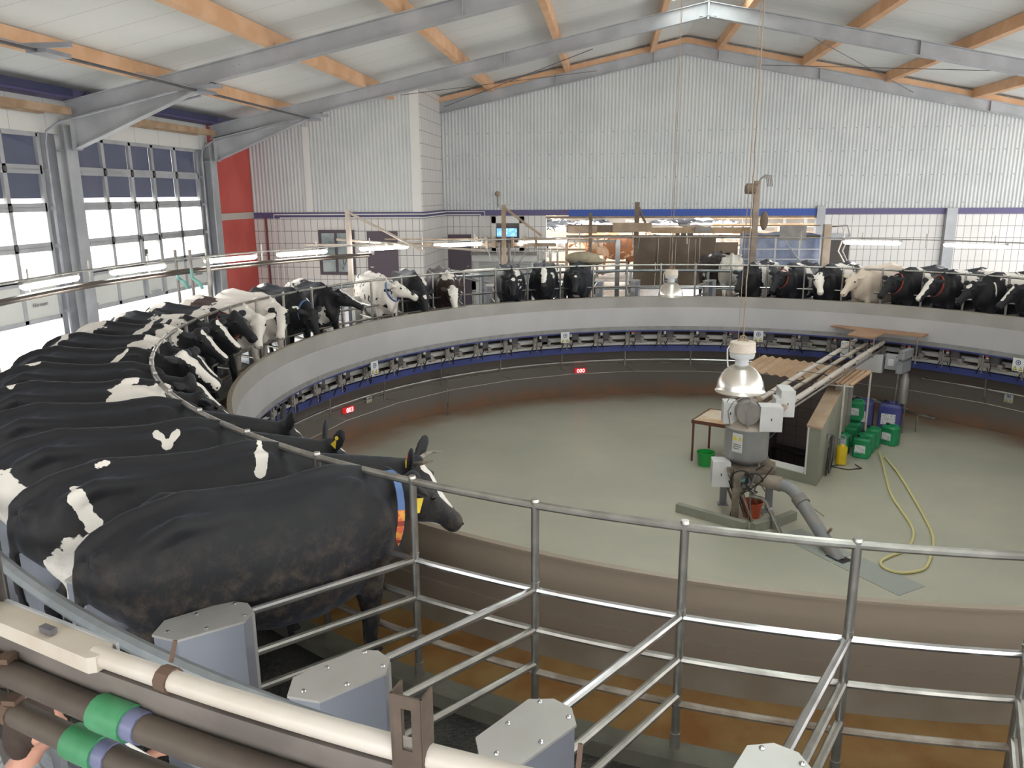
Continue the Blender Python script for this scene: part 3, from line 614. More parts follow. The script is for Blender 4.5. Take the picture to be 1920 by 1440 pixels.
# near cream conduit and grimy pipes with green tape
t = thing('cream_conduit', 'cream overhead pipe clamped to steel channel, running across lower left', 'pipe')
m = MB(); m.ring(RL, 1.775, .027, -109.3, -96, 40, 12); m.build('pipe', cream, t)
m = MB(); m.ring(RL+.0, 1.775, .027, -118, -112.6, 14, 12); m.build('pipe', cream, t)
m = MB(); m.arcband(RL-.025, RL+.02, 1.66, 1.745, -120, -96, 60); part(m.build('channel', P('grimy_channel', (.12, .105, .095), .6, .1, (.17, .15, .135), 5), t), 'dark steel channel below the cream pipe')
for a in (-107.9, -101.7):
    m = MB(); m.ring(RL, 1.775, .033, a, a+.22, 2, 10); m.rod(pol(RL-.03, a, 1.80), pol(RL-.05, a, 1.85), .006, 5); m.build('hose_clamp', P('rusty_clamp', (.10, .06, .04), .7), t)
tt = thing('tube_light', 'dusty unlit cream tube light housing lying on near channel at left', 'tube light', pol(RL, -111.15, 1.785), RAD(-21.2))
m = MB(); m.bbox(-.36, .36, -.038, .038, -.035, .01, .015); m.build('housing', creamdirt, tt); m = MB(); m.box(-.36, .36, .037, .045, -.01, .016); m.build('rim', galv, tt, 0); m = MB(); m.box(.12, .17, -.02, .0, .015, .03); m.build('clip', dgrey, tt, 0)
t = thing('slotted_upright', 'rusty slotted steel upright clamped over the cream pipe at bottom centre', 'post', pol(RL, -103.75, 0), RAD(-103.75))
m = MB(); rust = P('rusty_channel', (.09, .065, .05), .6, .3, (.15, .11, .085), 8)
m.box(.025, .03, -.036, -.012, 1.55, 1.93); m.box(.025, .03, .012, .036, 1.55, 1.93); m.box(.025, .03, -.012, .012, 1.55, 1.67); m.box(.025, .03, -.012, .012, 1.75, 1.80); m.box(.025, .03, -.012, .012, 1.90, 1.93)
m.box(-.02, .03, -.038, -.033, 1.40, 1.93); m.box(-.02, .03, .033, .038, 1.40, 1.93); m.build('channel', rust, t, 0); m = MB(); m.box(.03, .045, -.03, .03, 1.4, 1.6); m.build('bolt_plate', rust, t, 0)
t = thing('dark_upright', 'short dark steel channel upright standing through cream pipe at lower left', 'post', pol(RL, -112.0, 0), RAD(-112+30))
m = MB(); m.box(-.035, .035, -.03, -.024, 1.45, 1.95); m.box(-.035, -.028, -.03, .03, 1.45, 1.95); m.box(.028, .035, -.03, .03, 1.45, 1.95); m.build('channel', P('dark_channel', (.10, .09, .085), .5, .3, (.16, .14, .13), 8), t, 0)
for a, Rr, zz, lab, ga in ((0, 9.95, 1.655, 'upper grimy brown pipe with green tape crossing the lower left corner', -108.55), (0, 9.95, 1.525, 'lower grimy brown pipe with green tape at the bottom left corner', -109.3)):
    t = thing('vacuum_pipe', lab, 'pipe', (0, 0, 0), 0, 'grimy vacuum pipes')
    m = MB(); m.ring(Rr, zz, .036, -122, -98, 60, 12); m.build('pipe', browndpipe, t)
    m = MB(); m.ring(Rr, zz, .047, ga-.42, ga+.25, 4, 14); part(m.build('green_tape', green, t), 'green wound tape sleeve'); m = MB(); m.ring(Rr, zz, .041, ga+.25, ga+.5, 3, 12); m.build('blue_collar', P('violet_sleeve', (.13, .14, .24), .4), t)
    m = MB(); m.ring(Rr, zz, .041, -111.35, -111.15, 2, 10); m.box(*([Rr*cos(RAD(-111.2))-.02, Rr*cos(RAD(-111.2))+.02, Rr*sin(RAD(-111.2))-.02, Rr*sin(RAD(-111.2))+.02]), zz+.035, zz+.05); m.build('hose_clamp', P('rusty_clamp2', (.10, .06, .04), .7), t)
t = thing('pull_cord', 'thin white cord stretched below the green-taped pipes', 'cord'); m = MB(); m.rod(pol(9.75, -110.2, 1.35), pol(9.85, -106.2, 1.36), .005, 5); m.build('cord', white, t)
t = thing('operator_rail', 'two pale grey curved pipes running low behind cows at lower left', 'pipe rail')
m = MB(); m.ring(9.3, .62, .028, -135, -92, 80, 8); m.ring(9.25, .30, .028, -135, -92, 80, 8); m.build('pipe', galvpipe, t)
for a in (-128, -118, -108, -98): m = MB(); m.box(-.02, .02, -.02, .02, OPZ, .62); o = m.build('post', galv, t, 0); o.location = pol(9.33, a)
# ============================================================ COWS
def loft(mb, secs, n=20, up=Vector((0, 0, 1)), sq=2.2):
    K = len(secs); vs = []
    for i, (c, hw, hh) in enumerate(secs):
        a = Vector(secs[max(i-1, 0)][0]); b = Vector(secs[min(i+1, K-1)][0]); t = (b-a).normalized(); side = up.cross(t)
        side = side.normalized() if side.length > 1e-3 else Vector((0, 1, 0)); u = t.cross(side)
        for k in range(n):
            an = 2*pi*k/n; cx, sx = cos(an), sin(an); q = (abs(cx)**sq+abs(sx)**sq)**(-1/sq)
            vs.append(Vector(c)+side*cx*q*hw+u*sx*q*hh)
    fs = [(i*n+k, i*n+(k+1) % n, (i+1)*n+(k+1) % n, (i+1)*n+k) for i in range(K-1) for k in range(n)]
    return mb.add(vs, fs+[tuple(range(n))[::-1], tuple(range((K-1)*n, K*n))])
TRUNK = [(-1.50, 1.20, 1.05, .07), (-1.45, 1.27, .92, .16), (-1.34, 1.325, .80, .235), (-1.18, 1.35, .72, .275), (-1.02, 1.385, .66, .30), (-.85, 1.365, .59, .315), (-.62, 1.345, .53, .345),
         (-.40, 1.35, .52, .345), (-.22, 1.37, .56, .30), (-.08, 1.36, .62, .25), (.04, 1.31, .68, .205), (.13, 1.26, .76, .16), (.20, 1.22, .85, .11)]
def cow_mesh(name, poll, nose, vox=.02, ear=0):
    mb = MB(); poll = Vector(poll); nose = Vector(nose)
    loft(mb, [((x, 0, (a+b)/2), w, (a-b)/2) for x, a, b, w in TRUNK], 28, sq=2.3)
    # spine ridge, hooks, pins, shoulder
    loft(mb, [((x, 0, z), .035, .03) for x, z in ((-1.46, 1.27), (-1.3, 1.345), (-1.03, 1.40), (-.8, 1.375), (-.5, 1.36), (-.2, 1.39), (0, 1.34), (.1, 1.29))], 10)
    for s in (-1, 1):
        loft(mb, [((-1.26, s*.19, 1.22), .06, .06), ((-1.08, s*.205, 1.315), .06, .055), ((-.94, s*.19, 1.29), .06, .055), ((-.74, s*.16, 1.27), .05, .05)], 10); mb.ell((-1.44, s*.11, 1.19), (.06, .05, .055), 6)
        mb.ell((-.03, s*.155, .98), (.16, .095, .26), 8); mb.ell((-.15, s*.12, 1.27), (.12, .06, .09), 8)
        mb.ell((-1.2, s*.17, 1.0), (.22, .12, .28), 8)
        fx = .04 if s > 0 else -.05; loft(mb, [((-.03, s*.15, .86), .085, .10), ((-.03, s*.155, .68), .06, .075), ((-.01+fx*.4, s*.15, .50), .048, .052), ((fx, s*.15, .40), .052, .052), ((fx, s*.15, .34), .042, .042), ((fx, s*.15, .18), .032, .034), ((fx+.01, s*.15, .12), .042, .044), ((fx+.03, s*.15, .07), .048, .055), ((fx+.045, s*.15, 0), .058, .07)], 12, up=Vector((1, 0, 0)))
        hx = -.06 if s > 0 else .05; loft(mb, [((-1.2, s*.18, .98), .10, .20), ((-1.16, s*.19, .80), .095, .17), ((-1.20, s*.18, .66), .07, .11), ((-1.30+hx*.5, s*.17, .54), .048, .062), ((-1.36+hx, s*.165, .46), .047, .058), ((-1.35+hx, s*.165, .38), .040, .044), ((-1.31+hx, s*.165, .18), .034, .037), ((-1.30+hx, s*.165, .12), .043, .046), ((-1.27+hx, s*.165, .07), .048, .055), ((-1.25+hx, s*.165, 0), .058, .07)], 12, up=Vector((1, 0, 0)))
    mb.ell((-1.0, 0, .60), (.22, .17, .15), 8)
    for sx, sy in ((-.1, .07), (-.1, -.07), (.08, .08), (.08, -.08)): loft(mb, [((-1.0+sx, sy, .52), .026, .026), ((-1.0+sx, sy, .42), .022, .022)], 6, up=Vector((1, 0, 0)))
    loft(mb, [((-1.43, 0, 1.27), .04, .04), ((-1.51, .0, 1.22), .034, .034), ((-1.555, .01, 1.05), .026, .026), ((-1.56, .02, .75), .024, .024), ((-1.55, .03, .6), .032, .032), ((-1.54, .03, .45), .045, .045), ((-1.53, .03, .34), .02, .02)], 8, up=Vector((1, 0, 0)))
    # neck
    d = (nose-poll).normalized(); base = Vector((.0, 0, 1.04)); end = poll+d*.03+Vector((0, 0, -.04)); mid = base.lerp(end, .5)+Vector((.02, 0, .01))
    L = (end-base).length; loft(mb, [(Vector((-.12, 0, 1.02)), .17, .29), (base, .15, .26), (base.lerp(mid, .6), .125, .215), (mid, .11, .18), (mid.lerp(end, .55), .095, .15), (end, .09, .12)], 20)
    mb.ell((.17, 0, .86), (.09, .085, .16), 8)  # brisket
    # head
    side = Vector((0, 0, 1)).cross(d).normalized(); up = d.cross(side); HL = .49
    secs = [(-.10, .055, .05, -.01), (-.02, .09, .085, -.01), (.10, .108, .115, -.03), (.24, .112, .128, -.035), (.38, .095, .118, -.035), (.55, .070, .088, -.018), (.72, .060, .068, -.008), (.84, .068, .072, -.010), (.95, .073, .070, -.014), (1.03, .052, .048, -.016)]
    loft(mb, [(poll+d*t*HL+up*o, w, h) for t, w, h, o in secs], 20, up=up, sq=2.4)
    mb.ell(tuple(poll+up*.065-d*.01), (.055, .055, .045), 6)
    for s in (-1, 1):
        e0 = poll+side*s*.09+d*.01+up*.01; e1 = poll+side*s*(.275-.10*ear)-d*(.05+.06*ear)+up*(.015+.16*ear)
        loft(mb, [(e0, .028, .028), (e0.lerp(e1, .3), .062, .026), (e0.lerp(e1, .65), .07, .024), (e0.lerp(e1, .92), .04, .02), (e1, .014, .014)], 10, up=up)
        mb.ell(tuple(poll+d*.13+side*s*.092+up*.045), (.035, .035, .03), 6)
        mb.ell(tuple(poll+d*.47+side*s*.035+up*.015), (.03, .03, .026), 6)
    me0 = mb.mesh(name+'_raw', [], 0); o = bpy.data.objects.new('tmp', me0); COL.objects.link(o)
    r = o.modifiers.new('r', 'REMESH'); r.mode = 'VOXEL'; r.voxel_size = vox; r.use_smooth_shade = True
    s_ = o.modifiers.new('s', 'SMOOTH'); s_.factor = .5; s_.iterations = 10
    dg = bpy.context.evaluated_depsgraph_get(); me = bpy.data.meshes.new_from_object(o.evaluated_get(dg)); me.name = name
    bpy.data.objects.remove(o); me.polygons.foreach_set('use_smooth', [True]*len(me.polygons)); me.materials.clear(); me.materials.append(None)
    return dict(mesh=me, poll=poll, nose=nose, d=d, side=side, up=up, base=base, end=end, mid=mid)
POSES = {'low': ((.30, 0, 1.17), (.645, 0, .84)), 'reach': ((.90, -.02, 1.05), (1.13, -.20, .67)), 'high': ((.28, 0, 1.28), (.64, 0, .98)),
         'left': ((.24, .10, 1.22), (.47, .46, .98)), 'right': ((.24, -.10, 1.20), (.50, -.44, .92)), 'down': ((.33, .02, 1.02), (.52, .05, .58)), 'reach2': ((.74, .0, 1.05), (1.02, .06, .67)), 'hleft': ((.27, .04, 1.16), (.56, .28, .84)), 'downright': ((.36, -.03, 1.15), (.56, -.24, .76))}
POSE = {}
def pose(k):
    if k not in POSE: POSE[k] = cow_mesh('cow_'+k, *POSES[k], ear=1 if 'reach' in k else 0)
    return POSE[k]
def coat(name, base, patches=(), dark=(.0115, .0115, .014), white=(.80, .755, .70), noise=None, dirt=.0, seed=0):
    """base 'b'/'w'; patches (kind,center,radii) kind 'w' or 'b'; noise=(scale,threshold) blotches of the other colour"""
    m, nt, b = newmat(name); N = nt.nodes.new; L = nt.links.new; tc = N('ShaderNodeTexCoord')
    n = N('ShaderNodeTexNoise'); n.inputs['Scale'].default_value = 11; n.inputs['Detail'].default_value = 6; L(tc.outputs['Object'], n.inputs['Vector'])
    edge = N('ShaderNodeMath'); edge.operation = 'MULTIPLY_ADD'; edge.inputs[1].default_value = 1.8; edge.inputs[2].default_value = -.9; L(n.outputs['Fac'], edge.inputs[0])
    def field(kind):
        last = None
        for pt in patches:
            if pt[0] != kind: continue
            k, c, r = pt[:3]
            v = N('ShaderNodeVectorMath'); v.operation = 'SUBTRACT'; v.inputs[1].default_value = c; L(tc.outputs['Object'], v.inputs[0]); vo = v.outputs[0]
            if len(pt) > 3:
                ab = Vector(pt[3])-Vector(c); dt = N('ShaderNodeVectorMath'); dt.operation = 'DOT_PRODUCT'; dt.inputs[1].default_value = ab/ab.length_squared; L(vo, dt.inputs[0])
                cl = N('ShaderNodeClamp'); L(dt.outputs['Value'], cl.inputs[0]); sc_ = N('ShaderNodeVectorMath'); sc_.operation = 'SCALE'; sc_.inputs[0].default_value = ab; L(cl.outputs[0], sc_.inputs['Scale'])
                sb = N('ShaderNodeVectorMath'); sb.operation = 'SUBTRACT'; L(vo, sb.inputs[0]); L(sc_.outputs[0], sb.inputs[1]); vo = sb.outputs[0]
            q = N('ShaderNodeVectorMath'); q.operation = 'DIVIDE'; q.inputs[1].default_value = r; L(vo, q.inputs[0])
            l = N('ShaderNodeVectorMath'); l.operation = 'LENGTH'; L(q.outputs[0], l.inputs[0]); out = l.outputs['Value']
            if last is not None:
                mn = N('ShaderNodeMath'); mn.operation = 'MINIMUM'; L(last, mn.inputs[0]); L(out, mn.inputs[1]); out = mn.outputs[0]
            last = out
        if last is None: return None
        a = N('ShaderNodeMath'); a.operation = 'ADD'; L(last, a.inputs[0]); L(edge.outputs[0], a.inputs[1])
        mr = N('ShaderNodeMapRange'); mr.inputs[1].default_value = 1.03; mr.inputs[2].default_value = .97; L(a.outputs[0], mr.inputs[0]); return mr.outputs[0]
    w = field('w'); k_ = field('b'); val = N('ShaderNodeValue'); val.outputs[0].default_value = 1 if base == 'w' else 0; cur = val.outputs[0]
    if noise:
        mp = N('ShaderNodeVectorMath'); mp.operation = 'ADD'; mp.inputs[1].default_value = (seed*3.7, seed*1.3, seed*2.1); L(tc.outputs['Object'], mp.inputs[0])
        n2 = N('ShaderNodeTexNoise'); n2.inputs['Scale'].default_value = noise[0]; n2.inputs['Detail'].default_value = 3; n2.inputs['Distortion'].default_value = .4; L(mp.outputs[0], n2.inputs['Vector'])
        mr = N('ShaderNodeMapRange'); mr.inputs[1].default_value = noise[1]; mr.inputs[2].default_value = noise[1]+.015; mr.inputs[3].default_value = 1 if base == 'w' else 0; mr.inputs[4].default_value = 0 if base == 'w' else 1
        L(n2.outputs['Fac'], mr.inputs[0]); cur = mr.outputs[0]
    if w is not None:
        x = N('ShaderNodeMath'); x.operation = 'MAXIMUM'; L(cur, x.inputs[0]); L(w, x.inputs[1]); cur = x.outputs[0]
    if k_ is not None:
        x = N('ShaderNodeMath'); x.operation = 'SUBTRACT'; x.use_clamp = True; L(cur, x.inputs[0]); L(k_, x.inputs[1]); cur = x.outputs[0]
    mx = N('ShaderNodeMix'); mx.data_type = 'RGBA'; mx.inputs[6].default_value = rgb(dark); mx.inputs[7].default_value = rgb(white); L(cur, mx.inputs[0]); col = mx.outputs[2]
    if dirt:
        n3 = N('ShaderNodeTexNoise'); n3.inputs['Scale'].default_value = 9; n3.inputs['Detail'].default_value = 9; n3.inputs['Roughness'].default_value = .75; L(tc.outputs['Object'], n3.inputs['Vector'])
        sp = N('ShaderNodeSeparateXYZ'); L(tc.outputs['Object'], sp.inputs[0]); zr = N('ShaderNodeMapRange'); zr.inputs[1].default_value = 1.30; zr.inputs[2].default_value = .7; L(sp.outputs[2], zr.inputs[0])
        r3 = N('ShaderNodeMapRange'); r3.inputs[1].default_value = .46; r3.inputs[2].default_value = .66; r3.inputs[4].default_value = dirt; L(n3.outputs['Fac'], r3.inputs[0])
        mu = N('ShaderNodeMath'); mu.operation = 'MULTIPLY'; L(zr.outputs[0], mu.inputs[0]); L(r3.outputs[0], mu.inputs[1])
        m2 = N('ShaderNodeMix'); m2.data_type = 'RGBA'; m2.inputs[7].default_value = (.12, .09, .06, 1); L(mu.outputs[0], m2.inputs[0]); L(col, m2.inputs[6]); col = m2.outputs[2]
    L(col, b.inputs['Base Color']); b.inputs['Roughness'].default_value = .6; b.inputs['Specular IOR Level'].default_value = .35; b.inputs['Sheen Weight'].default_value = .10; b.inputs['Sheen Roughness'].default_value = .5; b.inputs['Sheen Tint'].default_value = (.6, .72, 1, 1)  # blue-tinted sheen imitates a hazy veil over the dark coats
    n4 = N('ShaderNodeTexNoise'); n4.inputs['Scale'].default_value = 26; n4.inputs['Detail'].default_value = 4; L(tc.outputs['Object'], n4.inputs['Vector'])
    bp = N('ShaderNodeBump'); bp.inputs['Strength'].default_value = .25; bp.inputs['Distance'].default_value = .01; L(n4.outputs['Fac'], bp.inputs['Height']); L(bp.outputs['Normal'], b.inputs['Normal'])
    return m
def blaze(ps, w=.035, t0=.05, t1=.9, kind='w', face=False):
    """white stripe down the face as a chain of ellipsoids"""
    p = POSES[ps]; a = Vector(p[0]); b = Vector(p[1]); d = (b-a).normalized(); side = Vector((0, 0, 1)).cross(d).normalized(); up = d.cross(side); out = []
    r = max(w, .105) if face else w*1.15; h = 0 if face else .07
    c0 = a+d*t0*.49+up*h; c1_ = a+d*t1*.49+up*h*.6
    return [(kind, tuple(c0), (r, r, r), tuple(c1_))]
def star(ps, r=.04, t=.2):
    p = POSES[ps]; a = Vector(p[0]); b = Vector(p[1]); d = (b-a).normalized(); side = Vector((0, 0, 1)).cross(d).normalized(); up = d.cross(side)
    return [('w', tuple(a+d*t*.49+up*.10), (r*1.0, r*1.0, r*1.2))]
def strap(mb, g, u, hw, hh, width, tilt=0, seg=32, mats=None, drop=0):
    c = g['base'].lerp(g['end'], u)+Vector((0, 0, -drop)); t = (g['end']-g['base']).normalized(); t = (t+Vector((0, 0, tilt))).normalized(); side = Vector((0, 0, 1)).cross(t).normalized(); up = t.cross(side); vs = []
    for k in range(seg):
        an = 2*pi*k/seg
        for e in (-width/2, width/2):
            for o in (0, .008): vs.append(c+side*cos(an)*(hw+o)+up*sin(an)*(hh+o)+t*e)
    for k in range(seg):
        j = (k+1) % seg; mb.mi = mats(360*k/seg) if mats else 0
        mb.add([], []); n = len(mb.v)
    base = len(mb.v); mb.v += [tuple(v) for v in vs]
    for k in range(seg):
        j = (k+1) % seg; mi = mats(360*(k+.5)/seg) if mats else 0
        for q in ((0, 1, 3, 2),): 
            for a_, b_ in ((0, 1), (1, 3), (3, 2), (2, 0)): mb.f.append((base+k*4+a_, base+j*4+a_, base+j*4+b_, base+k*4+b_)); mb.m.append(mi)
PARTS = {}
def cow_parts(ps):
    if ps in PARTS: return PARTS[ps]
    g = pose(ps); p, d, side, up = g['poll'], g['d'], g['side'], g['up']; out = {}
    ms = []
    for s in (-1, 1):
        m = MB(); m.ell(tuple(p+d*.135+side*s*.104+up*.035), (.021, .021, .021), 6); ms.append(m.mesh('eye', eyem))
    out['eye'] = ms
    out['nostril'] = []
    for s in (-1, 1): m = MB(); m.ell(tuple(p+d*.488+side*s*.040+up*.012), (.013, .013, .012), 5); out['nostril'].append(m.mesh('nostril', eyem))
    m = MB(); strap(m, g, .55, .135, .215, .045, tilt=.1); out['collar'] = m
    PARTS[ps] = out; return out
COW_COUNT = [0]
def cow(a, ps, mat_, label, collar=None, group=None, loc=None, rz=None, tags=None, scale=1, eyes=True, cat='cow'):
    g = pose(ps); loc = pol(R0, a) if loc is None else Vector(loc); rz = RAD(a-22.5+180) if rz is None else rz
    t = thing('cow', label, cat, loc, rz, group); t.scale = (scale,)*3
    b = bpy.data.objects.new('body', g['mesh']); COL.objects.link(b); b.parent = t; b.material_slots[0].link = 'OBJECT'; b.material_slots[0].material = mat_
    if eyes:
        pp = cow_parts(ps)
        for me in pp['eye']: o = bpy.data.objects.new('eye', me); COL.objects.link(o); o.parent = t
        for me in pp['nostril']: o = bpy.data.objects.new('nostril', me); COL.objects.link(o); o.parent = t
    if collar:
        o = cow_parts(ps)['collar'].build('collar', collar); o.parent = t
    for s, mt, shape in (tags or []):
        p, d, side, up = g['poll'], g['d'], g['side'], g['up']; er = 1 if 'reach' in ps else 0
        e0 = p+side*s*.09+d*.01+up*.01; e1 = p+side*s*(.275-.10*er)-d*(.05+.06*er)+up*(.015+.16*er); tt_ = (e1-e0).normalized(); wv = up.cross(tt_).normalized(); n_ = tt_.cross(wv)
        toc = (Vector(CAMP)-(Matrix.Rotation(rz, 3, 'Z') @ e0+loc)); toc = Matrix.Rotation(-rz, 3, 'Z') @ toc
        if n_.dot(toc) < 0: n_ = -n_
        wv = n_.cross(tt_); c = e0.lerp(e1, .62)+n_*.026
        m = MB(); rim = [c+wv*cos(2*pi*k/14)*.015+tt_*sin(2*pi*k/14)*.015 for k in range(14)]; m.add(rim+[q_+n_*.006 for q_ in rim], [tuple(range(14))[::-1], tuple(range(14, 28))]+[(k, (k+1) % 14, 14+(k+1) % 14, 14+k) for k in range(14)]); m.build('ear_button', mt, t, 0)
        m = MB(); q4 = [c-tt_*.022-wv*.006, c-tt_*.022+wv*.006, c-tt_*.075+wv*.026, c-tt_*.08-wv*.026]; m.add(q4+[q_+n_*.006 for q_ in q4], [(3, 2, 1, 0), (4, 5, 6, 7), (0, 1, 5, 4), (1, 2, 6, 5), (2, 3, 7, 6), (3, 0, 4, 7)]); m.build('ear_tag', tagy, t, 0)
    COW_COUNT[0] += 1; return t
BK = (.010, .010, .012); BR = (.035, .018, .012)
G = 'cows in the stalls of the carousel'
# nearest: black, profile to the right, coloured collar
c1 = cow(-117, 'low', coat('coat_a', 'b', dirt=.8), 'nearest black cow in profile, coloured number collar, nose over the trough wall', group=G)
g = pose('low')
m = MB(); strap(m, dict(base=Vector((.10, 0, 1.06)), end=Vector((.20, 0, 1.05))), .6, .18, .25, .045, tilt=-.02, seg=48, drop=.02,
    mats=lambda an: 0 if (15 < an < 165) else (3 if 250 < an < 290 else (2 if int(an/7.5) % 4 == 0 else 1)))
cc = m.build('collar', [collar_b, collar_o, collar_r, collar_n], c1); cc['label'] = 'multi-coloured number collar with blue strap'
m = MB(); m.box(.15, .20, -.03, .03, .79, .83); m.box(.155, .195, -.032, .032, .74, .785); m.build('collar_weight', collar_b, c1, 0)
m = MB(); m.add([(.27, -.17, 1.15), (.31, -.19, 1.15), (.28, -.19, 1.06), (.25, -.19, 1.065), (.27, -.176, 1.15), (.31, -.196, 1.15), (.28, -.196, 1.06), (.25, -.196, 1.065)], [(3, 2, 1, 0), (4, 5, 6, 7), (0, 1, 5, 4), (1, 2, 6, 5), (2, 3, 7, 6), (3, 0, 4, 7)]); m.build('ear_tag', tagy, c1, 0)
c2 = cow(-123, 'reach', coat('coat_b', 'b', [('w', (-.13, -.25, 1.38), (.035, .3, .035), (-.16, -.25, 1.25)), ('w', (-1.18, -.3, 1.28), (.045, .3, .05), (-1.12, -.3, 1.12)), ('w', (-1.12, -.3, 1.0), (.07, .3, .07), (-1.3, -.3, .74)), ('w', (-1.24, -.3, .78), (.17, .3, .26)), ('w', (-1.04, -.2, 1.40), (.10, .2, .03))]+blaze('reach', .03, .1, .8), dirt=.4), 'second black cow, horned, orange-tagged ear, white streak behind the shoulder', group=G, tags=[(-1, tago, 0)])
p = pose('reach'); m = MB()
for s in (-1, 1):
    e0 = p['poll']+p['side']*s*.055+p['up']*.05; m.tube([e0, e0+p['side']*s*.05+p['up']*.04, e0+p['side']*s*.07+p['up']*.10+p['d']*.02, e0+p['side']*s*.04+p['up']*.16+p['d']*.05], [.022, .018, .013, .004], 8)
m.build('horns', hornm, c2)
cow(-129, 'reach2', coat('coat_c', 'b', [('w', (-.43, -.25, 1.345), (.019, .3, .019), (-.37, -.25, 1.30)), ('w', (-.29, -.25, 1.34), (.019, .3, .019), (-.35, -.25, 1.29)), ('w', (-.36, -.25, 1.29), (.035, .3, .03)), ('w', (-1.35, -.3, 1.05), (.22, .3, .17)), ('w', (-1.45, -.2, .75), (.12, .3, .3)), ('w', (-1.1, -.3, .55), (.25, .3, .16))]+blaze('reach2', .03, .05, .9), dirt=.3), 'third black cow with a small white bow-shaped patch and white rump', group=G, tags=[(-1, tagy, 0)])
cow(-135, 'reach2', coat('coat_d', 'b', blaze('reach2', .028, .2, .95), dirt=.3), 'fourth cow, all black back, between the bow-patch and big-patch cows', group=G)
cow(-141, 'hleft', coat('coat_e', 'b', [('w', (-.25, -.25, 1.30), (.13, .4, .22)), ('w', (-.06, -.25, 1.24), (.14, .4, .16)), ('w', (-1.2, .0, 1.42), (.05, .05, .08))]+blaze('hleft', .03), dirt=.2), 'black cow with one big pale patch on its shoulder', group=G)
cow(-147, 'low', coat('coat_f', 'b', [('w', (-1.1, 0, 1.41), (.09, .05, .03))]+blaze('low', .035, .2, .7)), 'plain black cow behind the big-patch cow, head under the rail', group=G)
cow(-153, 'high', coat('coat_g', 'b', [('w', (-.26, -.2, 1.37), (.025, .25, .03), (-.33, -.2, 1.27)), ('w', (-1.25, .1, 1.3), (.12, .12, .12)), ('b', (-1.3, -.15, 1.25), (.1, .1, .1))]+blaze('high', .07, .0, 1, face=False)), 'black cow with wide white face turned to the rail, thin shoulder streak', group=G)
cow(-159, 'low', coat('coat_h', 'b', [('w', (-.04, -.1, 1.4), (.09, .5, .09), (-.45, -.1, 1.08)), ('w', (-1.2, 0, 1.2), (.07, .5, .4))]+blaze('low', .02, .2, .8)), 'black cow with white band behind the shoulder and white-ringed rump', group=G)
cow(-165, 'high', coat('coat_i', 'b', [('w', (-1.25, .0, 1.3), (.28, .5, .22)), ('w', (-.36, 0, 1.4), (.05, .5, .06), (-.5, 0, 1.15)), ('w', (-.06, 0, 1.25), (.13, .5, .3))]+blaze('high', .03)), 'black cow with white rump, wide white shoulder band and face stripe', group=G)
cow(-171, 'high', coat('coat_j', 'b', [('w', (-.38, -.1, 1.2), (.26, .4, .4)), ('w', (-1.3, 0, 1.3), (.12, .5, .2)), ('b', (-.50, -.2, 1.30), (.055, .3, .05)), ('b', (-.32, -.2, 1.27), (.05, .3, .07))]+blaze('high', .035)), 'spotted cow with two black spots on white flank and narrow blaze', group=G)
cow(-177, 'high', coat('coat_k', 'b', [('w', (-.2, 0, 1.2), (.16, .4, .25)), ('w', (-1.2, 0, 1.35), (.2, .3, .1))]), 'dark-headed cow with a red-brown collar beside the curved rail at left', group=G, collar=collar_r)
cow(177, 'downright', coat('coat_l', 'w', [('b', (-.75, .0, 1.3), (.22, .5, .16)), ('b', (.05, -.12, .95), (.10, .12, .13))]+blaze('downright', .06, .0, 1.05), dark=(.06, .028, .022)), 'white cow with brown back patches, first one facing us on the left', group=G)
cow(171, 'downright', coat('coat_m', 'w', [('b', (.33, -.18, 1.04), (.09, .09, .14)), ('b', (.51, .0, 1.04), (.09, .09, .14)), ('b', (.48, .1, 1.14), (.08, .08, .07)), ('b', (.24, -.14, 1.14), (.08, .08, .07)), ('b', (.12, .1, .85), (.08, .1, .1))]+blaze('downright', .05, 0, 1), dark=BK), 'mostly white cow with dark cheeks and a wide white blaze', group=G)
cow(165, 'down', coat('coat_n', 'b', [('w', (-1.2, 0, 1.36), (.15, .2, .06)), ('w', (.05, .2, 1.1), (.02, .1, .2))], dark=BK), 'all-black cow facing us, right of the white ones', group=G, collar=collar_b)
cow(159, 'left', coat('coat_o', 'b', [('w', (-1.25, 0, 1.3), (.4, .5, .2)), ('w', (-.1, .3, 1.05), (.05, .2, .3)), ('w', (-.5, .3, 1.1), (.12, .3, .3)), ('w', (.1, -.15, .8), (.1, .1, .2))]+blaze('left', .04), dark=BK), 'black and white cow with its blazed head turned right', group=G)
cow(147, 'left', coat('coat_p', 'w', noise=(6, .62), seed=3), 'white cow with small black specks, head turned right', group=G, collar=collar_b)
cow(141, 'down', coat('coat_q', 'b', [('w', (-1.1, 0, 1.38), (.2, .08, .05)), ('w', (0, .15, 1.25), (.1, .08, .12))]+star('down')), 'black cow with a white star, right of the speckled cow', group=G)
cow(135, 'down', coat('coat_r', 'b', [('w', (0, .0, 1.3), (.15, .14, .2))]+blaze('down', .09, .0, 1.05), dark=BR), 'brown-black cow with a full white face and pink muzzle', group=G)
cow(123, 'low', coat('coat_s', 'b', [('w', (-.05, .12, 1.1), (.2, .10, .35))]+star('low', .05)), 'dark cow with white shoulder stripe, in front of the shutter', group=G)
cow(117, 'high', coat('coat_t', 'b', [('w', (-.05, .2, 1.15), (.1, .08, .1))]+blaze('high', .05, .05, .7)), 'black cow with white forehead blaze, right of the shutter', group=G)
cow(111, 'low', coat('coat_u', 'b', [('w', (.0, 0, .75), (.1, .1, .12))]+star('low', .035)), 'black cow with small white star beside the yard opening', group=G)
